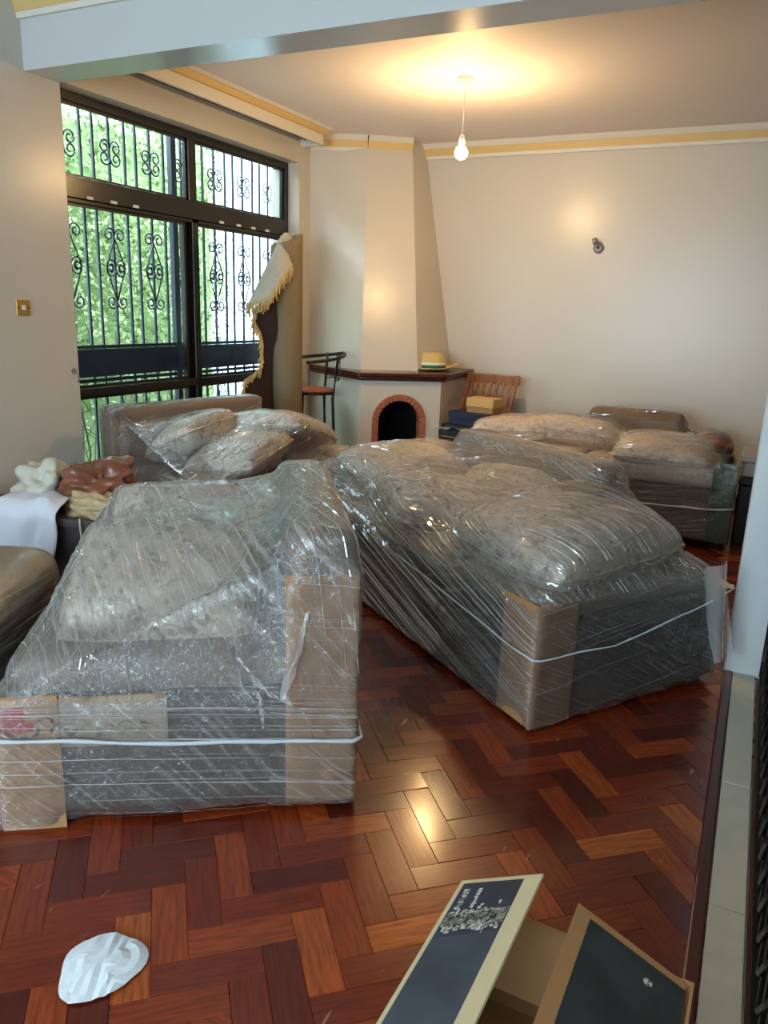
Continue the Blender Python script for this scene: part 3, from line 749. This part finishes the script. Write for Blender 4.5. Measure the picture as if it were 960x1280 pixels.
pillow('B', 'patterned cushion leaning on the backrest of the wrapped chaise', (.30, .30, .11), LB_(.62, 1.02, .60), (R_(2), R_(-18), BA+R_(40)))
pillow('B', 'pale patterned cushion along the open front of the wrapped chaise', (.32, .34, .12), LB_(.32, 1.18, .57), (R_(6), R_(4), BA-R_(12)), 'damask')
pillow('B', 'pale cushion slumped over the far arm of the wrapped chaise', (.38, .26, .10), LB_(.46, 1.80, .64), (R_(8), R_(0), BA+R_(4)), 'damask_pale')
fb = wrap(B, pb + [g3] + PILLOWS['B'], MT['film_B'], sag=.06, frac=.5, cell=.036)
ridges(fb, [((.1, -.24, 1), 210, lambda c, n: n.x < -.3, .0026), ((.3, -.30, 1), 60, lambda c, n: n.x < -.3, .0034), ((-.12, -.1, 1), 45, lambda c, n: n.y < -.5, .0020), ((1, .28, .3), 130, topf, .0020), ((1, -.5, .2), 40, topf, .0016), ((.2, .1, 1), 20, lambda c, n: n.x > .3, .002)], 5)
band(B, [(-.03, 1.0, .40), (-.03, .1, .31), (-.026, -.02, .30), (.0, -.034, .30), (.35, -.036, .30), (.75, -.036, .37), (1.01, -.03, .43), (1.035, .2, .47)], .0035)
# loose corner sheet
def lsheet(u, v):
    x = 1.035 - .10*(1-u)*v + .02*math.sin(v*9+u*4); y = -.045 + u*.5 - .03*v
    z = .50*(1-v) + .10*v + .06*u*(1-v)
    return (x + .012*noise.noise(Vector((u*5, v*5, 0))), y, z)
MB().grid(lambda u, v: (.80+.12*v + u*(.14-.03*v) + .008*noise.noise(Vector((u*5, v*6, 0))), -.032 - .02*v + .012*math.sin(u*7+v*3), .54-.42*v+.02*u), 12, 18).build('loose_film', MT['film_loose'], B, True)
ribbon(B, [(.44, .80, .755), (.42, .92, .76), (.48, 1.0, .765), (.58, .98, .77), (.68, .90, .775)], .07, 2)

# ---- sofa C: against the window, backrest to the wall
CL, CW = 1.5, .95
ce, cg = Vector((.213, .977, 0)), Vector((.977, -.213, 0)); CP = Vector((-3.66, 3.52, 0))
C0 = CP + ce*CL + cg*CW; CA = math.atan2(.213, -.977); RC = Matrix.Rotation(CA, 3, 'Z')
Cs = tag(empty('wrapped_sofa', C0, CA), 'taupe woven sofa in film with its high backrest to the barred window', 'sofa')
pc = [rbox('seat_base', .0, CW-.1, .0, CL, .05, .42, 'sofa', Cs, .03), rbox('backrest', CW-.17, CW, CL-1.22, CL, .03, .86, 'sofa', Cs, .03),
      rbox('arm', .05, CW-.1, .0, .20, .3, .54, 'damask', Cs, .07), rbox('seat_cushion', .02, CW-.18, .2, CL-.02, .40, .50, 'sofa_grey', Cs, .045)]
for x, y in ((.06, .06), (.86, .06), (.06, CL-.08), (.86, CL-.08)): MB().prism([(x-.03, y-.03), (x+.03, y-.03), (x+.03, y+.03), (x-.03, y+.03)], 0, .035).build('foot', MT['black'], Cs)
LC = lambda al, dp, z: CP + ce*al + cg*dp + Vector((0, 0, z))      # along the wall, out from it
pillow('C', 'patterned cushion lying low in front of the window sofa', (.30, .27, .11), LC(.50, .72, .60), (R_(-14), R_(8), CA+R_(10)))
pillow('C', 'glossy wrapped cushion leaning on the window sofa backrest', (.27, .26, .11), LC(.42, .36, .68), (R_(-10), R_(26), CA))
pillow('C', 'big patterned cushion on top of the window sofa, beside the stool', (.34, .36, .12), LC(1.02, .55, .66), (R_(16), R_(6), CA+R_(18)))
fc = wrap(Cs, pc + PILLOWS['C'], MT['film_C'], sag=.10, frac=.65, cell=.036)
ridges(fc, [((.4, .35, 1), 60, lambda c, n: True, .0026), ((1, .2, -.2), 50, topf, .0024)], 7)
band(Cs, [(-.03, .6, .36), (-.02, CL+.03, .36), (.5, CL+.035, .33), (CW+.02, CL+.03, .42)], .005)

# ---- sofa D: along the back wall
D0 = Vector((-.075, 5.47, 0)); DA = R_(90); DL = 2.0; RD = Matrix.Rotation(DA, 3, 'Z')
D = tag(empty('wrapped_couch', D0, DA), 'brown couch in film along the back wall with green film on its corner', 'sofa')
pdl = [rbox('seat_base', .0, .95, .0, DL, .05, .42, 'sofa_dark', D, .03), rbox('backrest', .80, .97, .41, 1.13, .35, .80, 'sofa', D, .05), rbox('back_frame', .82, .96, .02, DL, .05, .52, 'sofa_dark', D, .03),
       rbox('seat_cushion', -.01, .82, .10, 1.0, .41, .55, 'damask_pale', D, .055), rbox('seat_cushion', -.01, .82, 1.01, 1.95, .41, .55, 'damask_pale', D, .055)]
for x, y in ((.06, .06), (.86, .06), (.06, DL-.08), (.86, DL-.08)): MB().prism([(x-.03, y-.03), (x+.03, y-.03), (x+.03, y+.03), (x-.03, y+.03)], 0, .035).build('foot', MT['black'], D)
LD = lambda x, y, z: D0 + RD @ Vector((x, y, z))
pillow('D', 'pale patterned cushion at the green-film end of the back couch', (.30, .36, .11), LD(.25, .48, .60), (0, R_(-4), DA+R_(2)), 'damask_pale')
pillow('D', 'pale cushion lying before the brown backrest of the back couch', (.30, .40, .11), LD(.52, 1.15, .64), (R_(3), R_(8), DA-R_(6)), 'damask_pale')
pillow('D', 'pale cushion at the chair end of the back couch', (.30, .34, .10), LD(.50, 1.62, .62), (R_(-3), R_(4), DA), 'damask_pale')
hb = tag(empty('woven_basket', (-.265, 6.28, .565), R_(30), R_(-14), R_(12)), 'upturned brown and orange woven basket on the back couch corner', 'basket')
hb.scale = (.85, .85, .85)
hbs = MB().lathe([(.17, -.02), (.175, .02), (.15, .09), (.10, .14), (.02, .155)], 26).build('shell', m_fabric('brown_wicker', srgb(128, 74, 48), 60, .4), hb, True)
MB().lathe([(.178, .0), (.182, .02), (.172, .045), (.165, .055)], 26, None, False).build('rim_band', m_fabric('orange_wicker', srgb(176, 96, 34), 50, .7), hb, True, thick=.004)
fdm = wrap(D, pdl + [hbs] + PILLOWS['D'], MT['film_D'], sag=.10, frac=.65, cell=.055)
ridges(fdm, [((.2, .1, 1), 30, side, .0022), ((1, .15, .4), 40, topf, .0024)], 9)
band(D, [(-.03, DL, .25), (-.034, 1, .25), (-.034, .04, .29), (-.02, -.03, .30), (.5, -.03, .3)], .006)
gg = lshape(-.03, -.03, .25, .15, .06, .60).build('green_corner_film', MT['film_green'], D, bevel=.01); gg['label'] = 'green plastic film on the couch corner'

# ---- F: wrapped piece at the left edge
F0 = Vector((-2.14, 1.47, 0)); FA = R_(118)
F_ = tag(empty('wrapped_ottoman', F0, FA), 'beige cushioned seat in film at the left, beside the guarded armchair', 'ottoman')
pf = [rbox('base', .0, .75, .0, .75, .03, .36, 'sofa_dark', F_, .04), rbox('seat_cushion', -.01, .76, -.01, .76, .33, .525, 'cloth_beige', F_, .09)]
for x, y in ((.06, .06), (.68, .06), (.06, .68), (.68, .68)): MB().prism([(x-.03, y-.03), (x+.03, y-.03), (x+.03, y+.03), (x-.03, y+.03)], 0, .035).build('foot', MT['black'], F_)
ff = wrap(F_, pf, MT['film_F'], sag=.05, frac=.5, cell=.036)
ridges(ff, [((.1, .2, 1), 20, side, .002)], 11)

# ---- dark plastic storage box with textiles
bx = tag(empty('storage_box', (-3.16, 2.86, 0), R_(14)), 'dark grey plastic storage box heaped with cloths by the left wall', 'storage box')
mb = MB(); mb.prism([(-.34, -.22), (.34, -.22), (.34, .22), (-.34, .22)], 0, .44, None, [(-.37, -.25), (.37, -.25), (.37, .25), (-.37, .25)])
mb.build('tub', MT['box_grey'], bx, bevel=.015)
mb = MB()
for a, b, c_, d in ((-.39, .39, -.27, -.24), (-.39, .39, .24, .27), (-.39, -.36, -.24, .24), (.36, .39, -.24, .24)): mb.box(a, b, c_, d, .405, .445)
mb.build('rim', MT['box_grey'], bx, bevel=.005)
MB().tube([(.19, -.285, .46), (.192, -.285, .40), (.20, -.282, .28), (.205, -.278, .18)], .005, 6).build('cord', MT['cloth_cream'], bx, True)
RX = Matrix.Rotation(R_(14), 3, 'Z'); LX = lambda x, y, z: Vector((-3.16, 2.86, 0)) + RX @ Vector((x, y, z))
def blob(name, label, mat, c, size, seed, rz=0, amp=.35, cat='cloth', fr=2.4):
    mb = MB(); nu, nv = 72, 40
    def fn(u, v):
        a, b = u*2*math.pi, (v-.5)*math.pi
        d = Vector((math.cos(a)*math.cos(b), math.sin(a)*math.cos(b), math.sin(b)))
        k = 1 + amp*.8*noise.noise(d*fr*.6 + Vector((seed, 0, 0))) + .17*(.5-abs(math.sin(5.5*(d.x*.6+d.z*.5-d.y*.5) + 2.6*noise.noise(d*1.4+Vector((0, seed, 0)))))**.7) + .06*math.sin(15*(d.y*.6+d.z*.7) + 3*noise.noise(d*2+Vector((seed, 0, 0)))) + amp*.15*noise.noise(d*fr*2)
        return (d.x*size[0]*k, d.y*size[1]*k, max(d.z*size[2]*k, -size[2]*.6))
    mb.grid(fn, nu, nv)
    me = mb.mesh(name); bm = bmesh.new(); bm.from_mesh(me); bmesh.ops.remove_doubles(bm, verts=bm.verts, dist=.001); bmesh.ops.recalc_face_normals(bm, faces=bm.faces); bm.to_mesh(me); bm.free()
    o = link(name, me, MT[mat], None, True); o.location = c; o.rotation_euler = (0, 0, rz); return tag(o, label, cat)
blob('satin_curtain', 'shiny brown satin cloth heaped on the grey storage box', 'cloth_brown', LX(.10, .05, .53), (.23, .18, .15), 3.1, .2, .75)
blob('satin_lining', 'beige satin cloth tucked under the brown one at the box rim', 'cloth_beige', LX(.17, -.12, .475), (.17, .10, .08), 8.4, .1, .4)
blob('cream_cloth', 'cream cloth bundle behind the white cloth on the storage box', 'cloth_cream', LX(-.18, .02, .52), (.17, .15, .14), 5.2, 0, .8)
def drape(u, v):
    x = -.29 + .33*u + .03*math.sin(v*4) + .05*v*(u-.5)
    fold = (.006+.022*v)*math.sin(u*10+v*2.5+1.5*noise.noise(Vector((u*2, v*2, 5)))) + .03*noise.noise(Vector((u*3, v*3, 1)))
    L = .60*v*(1+.25*math.sin(u*5.2+.4))
    if L < .14: return (x, -.12 - L*.98 + fold*.3, .52 - .25*L*L + fold + .02*math.sin(u*3))
    q = L - .14; a = min(q/.05, 1)*math.pi/2
    return (x, -.285 - .02*math.sin(a) + fold*.9 - .01*q, .495 - max(0, q-.0) + fold*.1)
dw = MB().grid(drape, 26, 40).build('white_cloth', MT['cloth_white'], None, True, thick=.004)
dw.location = (-3.16, 2.86, 0); dw.rotation_euler = (0, 0, R_(14)); tag(dw, 'white cloth hanging over the front of the grey storage box', 'cloth')

# ---- dark wooden crate stool at the far left edge
cr = tag(empty('wooden_crate', (-3.52, 2.50, 0), R_(10)), 'dark wooden crate half seen beside the storage box', 'crate')
for nm, b in (('side_panel', (-.2, -.18, -.15, .15, 0, .5)), ('side_panel', (.10, .12, -.15, .15, 0, .5)), ('shelf', (-.18, .10, -.15, .15, .22, .24)), ('top', (-.22, .14, -.16, .16, .48, .50)), ('back_panel', (-.18, .10, .13, .15, .0, .48))):
    MB().box(*b).build(nm, MT['mantel'], cr, bevel=.003)

# ---- rolled carpet standing at the window jamb
rg = tag(empty('rolled_carpet', (-3.515, 5.415, 0)), 'rolled carpet standing upright by the window with a loose fringed corner', 'carpet')
rr = .125; HT = 2.06
mb = MB()
def rollfn(u, v):
    a = u*2*math.pi*2.2; k = rr*(1-.16*(1-u)) * (1+.03*noise.noise(Vector((math.cos(a)*1.5, math.sin(a)*1.5, v*3))))
    top = HT - .10*(.5-.5*math.cos(a)) if True else HT
    return (k*math.cos(a), k*math.sin(a), v*(HT - .05 + .05*math.sin(a+.6)))
mb.grid(rollfn, 88, 24); mb.build('roll', MT['rug_back'], rg, True, thick=.008)
MB().lathe([(.05, .02), (.085, .02), (.085, 1.98), (.02, 2.06)], 16).build('roll_core', MT['rug_face'], rg, True)
# corner of the rug folded outwards, fringe along its lower edge
Tp, Rp, Lp = Vector((.015, -.10, 2.03)), Vector((.11, -.075, 1.80)), Vector((-.20, -.27, 1.47))
def fold(u, v):
    e = Rp.lerp(Lp, u) + Vector((0, 0, -.05*math.sin(math.pi*u)))
    p = Tp.lerp(e, v); k = math.sin(math.pi*min(1, u*1.1))*v
    return p + Vector((.54, -.84, 0))*(.09*k + .02*v) + Vector((0, 0, .02*math.sin(u*9)*v))
fo = MB().grid(fold, 20, 18).build('folded_corner', MT['rug_face'], rg, True, thick=.008)
mb = MB()
for k in range(60):
    p = Vector(fold(k/59, 1)); q = p + Vector((random.gauss(0, .008), random.gauss(0, .008), -.07+random.gauss(0, .012)))
    mb.tube([p, p.lerp(q, .5)+Vector((.006, -.006, 0)), q], .0055, 4)
o = mb.build('fringe', MT['fringe'], fo); o['kind'] = 'stuff'
# loose inner layer hanging beside the roll with a wavy fringed edge
prof = [(1.62, .06), (1.50, .17), (1.39, .21), (1.28, .15), (1.20, .13), (1.03, .14), (.97, .20), (.92, .28), (.80, .29), (.60, .30), (.3, .28), (.02, .26)]
def off(z):
    for (z0, o0), (z1, o1) in zip(prof[:-1], prof[1:]):
        if z1 <= z <= z0: return o0 + (o1-o0)*(z0-z)/(z0-z1)
    return .05
dd = Vector((-.60, -.80, 0))
def layer(u, v):
    z = 1.62 - 1.60*v; b_ = Vector((-.02, -.09, 0))
    return b_ + dd*(off(z)*u) + Vector((.54, -.84, 0))*(.035*math.sin(u*3+v*9)) + Vector((0, 0, z))
lo = MB().grid(layer, 8, 60).build('loose_layer', MT['rug_dark'], rg, True, thick=.01)
mb = MB()
for k in range(190):
    p = Vector(layer(1, k/190)); q = p + Vector((random.gauss(0, .012), -.022+random.gauss(0, .010), -.05+random.gauss(0, .012)))
    mb.tube([p + Vector((.01, -.01, .01)), p.lerp(q, .5)+Vector((.006, -.008, 0)), q], .006, 4)
o = mb.build('fringe', MT['fringe'], lo); o['kind'] = 'stuff'

# ---- bar stool
st = tag(empty('bar_stool', (-3.46, 5.74, 0), R_(-20)), 'black metal bar stool with round brown seat before the fireplace', 'stool')
SZ = .80
MB().lathe([(.165, SZ), (.185, SZ+.008), (.185, SZ+.022), (.165, SZ+.032), (.02, SZ+.030)], 32).build('seat', MT['walnut'], st, True)
MB().tube([(.17*math.cos(a), .17*math.sin(a), SZ-.008) for a in [2*math.pi*k/28 for k in range(28)]], .010, 6, True).build('seat_ring', MT['steel_black'], st, True)
for a in (200, 290):
    c_, s_ = math.cos(R_(a)), math.sin(R_(a))
    MB().tube([(.16*c_, .16*s_, SZ), (.17*c_, .17*s_, .5), (.21*c_, .21*s_, .0)], .012, 8).build('leg', MT['steel_black'], st, True)
for a in (20, 110):
    c_, s_ = math.cos(R_(a)), math.sin(R_(a))
    MB().tube([(.27*c_, .27*s_, 0), (.215*c_, .215*s_, .45), (.20*c_, .20*s_, .75), (.235*c_, .235*s_, 1.0), (.25*c_, .25*s_, 1.12)], .013, 8).build('back_leg', MT['steel_black'], st, True)
    MB().tube([(.15*c_, .15*s_, SZ-.01), (.205*c_, .205*s_, SZ-.01)], .009, 6).build('bracket', MT['steel_black'], st)
MB().tube([(.275*math.cos(R_(a)), .275*math.sin(R_(a)), 1.13-.0006*abs(a-65)) for a in range(-50, 185, 9)], .014, 8).build('back_rail', MT['steel_black'], st, True)
mb = MB()
pa_ = lambda a, z, r=.235: (r*math.cos(R_(a)), r*math.sin(R_(a)), z)
mb.tube([pa_(20, .90), pa_(40, .915), pa_(65, .90), pa_(90, .915), pa_(110, .90)], .005, 5); mb.tube([pa_(30, .92), pa_(50, .97), pa_(60, 1.05), pa_(48, 1.12)], .005, 5); mb.tube([pa_(100, .92), pa_(80, .97), pa_(70, 1.05), pa_(82, 1.12)], .005, 5)
mb.build('back_scroll', MT['steel_black'], st, True)
MB().tube([(.19*math.cos(a), .19*math.sin(a), .32) for a in [2*math.pi*k/24 for k in range(24)]], .008, 6, True).build('foot_ring', MT['steel_black'], st, True)

# ---- slatted wooden chair against the back wall
ch = tag(empty('folding_chair', (-2.235, 6.46, 0), R_(-8)), 'slatted teak folding chair loaded with boxes beside the fireplace', 'chair')
def slant(z): return .22 + (z-.45)*.34
for sx in (-.235, .235):
    MB().prism([(-.018, -.016), (.018, -.016), (.018, .016), (-.018, .016)], 0, 1, Matrix(((1,0,0,sx),(0,1,.40,-.06),(0,0,.97,0),(0,0,0,1)))).build('back_post', MT['teak'], ch, bevel=.004)
    MB().prism([(-.016, -.014), (.016, -.014), (.016, .014), (-.016, .014)], 0, 1, Matrix(((1,0,0,sx*.88),(0,1,-.42,.24),(0,0,.46,0),(0,0,0,1)))).build('front_leg', MT['teak'], ch, bevel=.004)
pos = lambda z: -.06 + .40*z/.97
MB().box(-.27, .27, pos(.92)-.015, pos(.92)+.02, .885, .965).build('top_rail', MT['teak'], ch, bevel=.008)
MB().box(-.24, .24, pos(.5)-.015, pos(.5)+.015, .48, .53).build('lower_rail', MT['teak'], ch, bevel=.005)
for k in range(7):
    x = -.185 + k*.0617
    MB().prism([(-.016, -.007), (.016, -.007), (.016, .007), (-.016, .007)], .5, .9, Matrix(((1,0,0,x),(0,1,.412,-.06),(0,0,1,0),(0,0,0,1)))).build('back_slat', MT['teak'], ch, bevel=.002)
for k in range(7):
    y = -.24 + k*.062
    MB().box(-.23, .23, y, y+.05, .44, .46).build('seat_slat', MT['teak'], ch, bevel=.003)
RCh = lambda x, y, z: Vector((-2.235, 6.46, 0)) + Matrix.Rotation(R_(-8), 3, 'Z') @ Vector((x, y, z))
tr_ = tag(empty('wrapped_tray', RCh(-.02, -.10, .461), R_(-10)), 'flat dark tray in crumpled clear plastic on the chair seat', 'tray')
MB().box(-.26, .24, -.16, .16, 0, .045).box(-.18, .2, -.12, .12, .04, .094).build('tray', MT['steel_black'], tr_, bevel=.006)
MB().grid(lambda u, v: ((u-.5)*.60, (v-.5)*.40, 0.045+.028*noise.noise(Vector((u*7, v*6, 2))) + .03*(1-abs(2*u-1))), 30, 20).build('plastic_cover', MT['film_loose'], tr_, True)
nb = tag(empty('navy_box', RCh(.05, -.07, .555), R_(-14)), 'navy blue flat cardboard box on the slatted chair', 'box')
MB().box(-.19, .19, -.13, .13, 0, .07).build('tray', MT['navy'], nb, bevel=.004); MB().box(-.194, .194, -.134, .134, .05, .115).build('lid', MT['navy'], nb, bevel=.005)
kb = tag(empty('kraft_box', RCh(.13, -.06, .671), R_(-10)), 'small tan box sitting on the navy box', 'box')
MB().box(-.125, .125, -.09, .09, 0, .085).build('tray', MT['card'], kb, bevel=.003); MB().box(-.13, .13, -.095, .095, .05, .125).build('lid', m_plain('tan_card', srgb(206, 164, 100), .7), kb, bevel=.004)

# ---- straw hat on the mantel
ht = tag(empty('straw_hat', (-2.72, 6.55, .988), R_(20), 0, 0), 'straw hat with green and white band on the mantel shelf', 'hat')
ht.scale = (1.45, 1.45, 1.35)
mb = MB()
mb.lathe([(.10, .01), (.099, .045), (.090, .085), (.070, .112), (.045, .118), (.02, .108), (.003, .104)], 28, T(0, 0, 0), True); mb.build('crown', MT['straw'], ht, True)
def brim(u, v):
    a = u*2*math.pi; r = .095 + .07*v; return (r*1.08*math.cos(a), r*math.sin(a)*.95, .012 + .035*v*v*math.cos(a)*math.cos(a) + .004*math.sin(3*a))
MB().grid(brim, 36, 5).build('brim', MT['straw'], ht, True, thick=.004)
MB().lathe([(.1025, .018), (.1025, .026), (.1015, .036)], 28, None, False).build('band', m_plain('green_band', srgb(40, 96, 62), .6), ht, True, thick=.001)
MB().lathe([(.1015, .036), (.1010, .044), (.0995, .052)], 28, None, False).build('band', m_plain('white_band', srgb(220, 226, 214), .6), ht, True, thick=.001)

# ---- things behind the right end of the back couch
kk = tag(empty('black_trunk', (.185, 5.95, 0)), 'black trunk standing behind the green-film couch end', 'trunk')
MB().box(-.22, .26, -.25, .25, 0, .42).build('body', MT['black'], kk, bevel=.015); MB().box(-.225, .265, -.255, .255, .42, .47).build('lid', MT['black'], kk, bevel=.012)
gb = tag(empty('grey_box', (.165, 5.95, .47)), 'grey plastic box with lid on the black trunk', 'box')
MB().box(-.2, .22, -.2, .2, 0, .12).build('tub', bpy.data.materials['grey_metal'], gb, bevel=.012); MB().box(-.215, .235, -.215, .215, .10, .16).build('lid', m_plain('taupe_plastic', srgb(150, 138, 132), .4), gb, bevel=.012)
# ---- open printed cardboard box in the foreground
bo = tag(empty('open_carton', (-.205, 1.045, 0), R_(-1.5)), 'open carton with dark blue printed flaps and bare cardboard edges', 'carton')
BW, BLn, BH, th = .245, .34, .25, .006
def panel(mb, pts, nrmv, th): 
    n = Vector(nrmv).normalized()*th; P = [Vector(p) for p in pts]
    mb.add([tuple(p) for p in P] + [tuple(p-n) for p in P], [(0,1,2,3), (7,6,5,4), (0,4,5,1), (1,5,6,2), (2,6,7,3), (3,7,4,0)]); return mb
for nm, b in (('side_wall', (-BW, -BW+th, -BLn, BLn, 0, BH)), ('side_wall', (BW-th, BW, -BLn, BLn, 0, BH)), ('end_wall', (-BW+th, BW-th, BLn-th, BLn, 0, BH)), ('end_wall', (-BW+th, BW-th, -BLn, -BLn+th, 0, BH)), ('bottom', (-BW, BW, -BLn, BLn, 0, .006))):
    MB().box(*b).build(nm, MT['card'], bo)
def m_print(name, col):
    t = NT(name); co = t.n('TexCoord').outputs['Object']; n = t.n('TexNoise', Vector=co, Scale=9.0, Detail=6.0).outputs[0]
    return t.pbr(t.ramp(n, [(.35, tuple(x*.75 for x in col[:3])+(1,)), (.7, tuple(x*1.5 for x in col[:3])+(1,))]), .5)
inkL, inkR = m_print('blue_black_ink', srgb(54, 62, 72)), m_print('green_black_ink', srgb(44, 50, 50))
inkD = m_print('navy_ink', srgb(40, 48, 64))
def flapp(name, x_h, x_f, z_h, z_f, y0, y1, ymar, bfree, bhinge, ink, cardm, far):
    """flap from hinge (x_h,z_h) to free edge (x_f,z_f) with printed field inset"""
    h, f = Vector((x_h, 0, z_h)), Vector((x_f, 0, z_f)); n = Vector((0, 1, 0)).cross(f-h); n = n if n.z > 0 else -n; n.normalize()
    mb = MB(); P = [h+Vector((0, y0, 0)), f+Vector((0, y0, 0)), f+Vector((0, y1, 0)), h+Vector((0, y1, 0))]
    panel(mb, P, n, .005); o = mb.build(name, cardm, bo)
    at = lambda s, y: h.lerp(f, s) + Vector((0, y, 0)) + n*.0008
    q = [at(bhinge, y0), at(1-bfree, y0), at(1-bfree, far), at(bhinge, far)]
    pm = panel(MB(), q, n, .0007).build('printed_face', ink, o)
    return o, at, n
fl_, at, n_ = flapp('flap', -BW, -.068, BH+.03, .372, -BLn, BLn, .02, .20, .06, inkL, MT['card_pale'], BLn-.014)
# printed marks on the left flap
nv = Vector(n_)
panel(MB(), [at(.07, BLn-.014)+nv*.0003, at(.79, BLn-.014)+nv*.0003, at(.79, BLn-.17)+nv*.0003, at(.07, BLn-.19)+nv*.0003], nv, .0007).build('dark_print', inkD, fl_)
t = NT('worn_white_ink'); co_ = t.n('TexCoord').outputs['Object']
nz = t.n('TexNoise', Vector=co_, Scale=130.0, Detail=5.0).outputs[0]
inkW = t.pbr(t.ramp(nz, [(.42, srgb(70, 76, 84)), (.5, srgb(200, 196, 180))]), .6)
mb = MB()
def mark(s0, s1, ya, yb): 
    panel(mb, [at(s0, ya)+nv*.0008, at(s1, ya)+nv*.0008, at(s1, yb)+nv*.0008, at(s0, yb)+nv*.0008], nv, .0006)
for base, wdt in ((.12, .075), (.30, .05)):
    y = BLn-.035
    while y > BLn-.095:
        l = random.uniform(.004, .009); mark(base+random.uniform(0, .02), base+wdt, y, y-l); y -= l+.0022
mb.build('worn_lettering', inkW, fl_)
mb = MB(); 
for k in range(230):
    s0 = random.uniform(.08, .76); yb = BLn-.132 + random.gauss(0, .014) + .015*s0
    mark(s0, min(.79, s0+random.uniform(.02, .07)), yb, yb-random.uniform(.003, .022))
mb.build('worn_logo_patch', inkW, fl_)
fr_, at, n_ = flapp('flap', BW-.015, .012, BH+.0, .342, -BLn, BLn-.01, .02, .13, .0, inkR, MT['card'], BLn-.028)
nv = Vector(n_)
MB().lathe([(.009, 0), (.009, .0012), (.0045, .0012)], 16, T(*(at(.30, BLn-.075)+nv*.0005), 0, R_(22), 0)).build('punched_hole_ring', inkW, fr_)
mb = MB(); panel(mb, [(-BW+.01, BLn-.004, BH), (BW-.01, BLn-.004, BH), (BW-.05, BLn-.10, BH-.10), (-BW+.05, BLn-.10, BH-.10)], (0, .7, .7), .005)
mb.build('end_flap', MT['card'], bo)

# ---- floor scraps
def paper(u, v):
    x, y = (u-.5), (v-.5); a = math.atan2(y, x); r = max(abs(x), abs(y))*2
    k = .088*(1+.08*math.sin(2*a+.8)+.07*math.sin(3*a+1)+.04*math.sin(5*a))
    return (k*r*math.cos(a)*1.0, k*r*math.sin(a)*1.15, .006 + .012*(1-r*r) + .007*abs(noise.noise(Vector((x*6, y*3, 0)))) + .004*noise.noise(Vector((x*11, y*3, 4))))
o = MB().grid(paper, 11, 11).build('crumpled_paper', MT['paper'], None, False, thick=.0015); o.location = (-1.185, 1.045, 0); o.rotation_euler = (0, 0, R_(28))
tag(o, 'crumpled white paper lying on the parquet floor', 'paper')
o = MB().prism([(-.06, -.03), (.05, -.05), (.06, .04), (-.03, .05)], .001, .006).build('cardboard_scrap', MT['card_pale'], None); o.location = (-.03, 4.72, 0)
tag(o, 'small torn cardboard scrap on the floor behind the pier', 'cardboard')
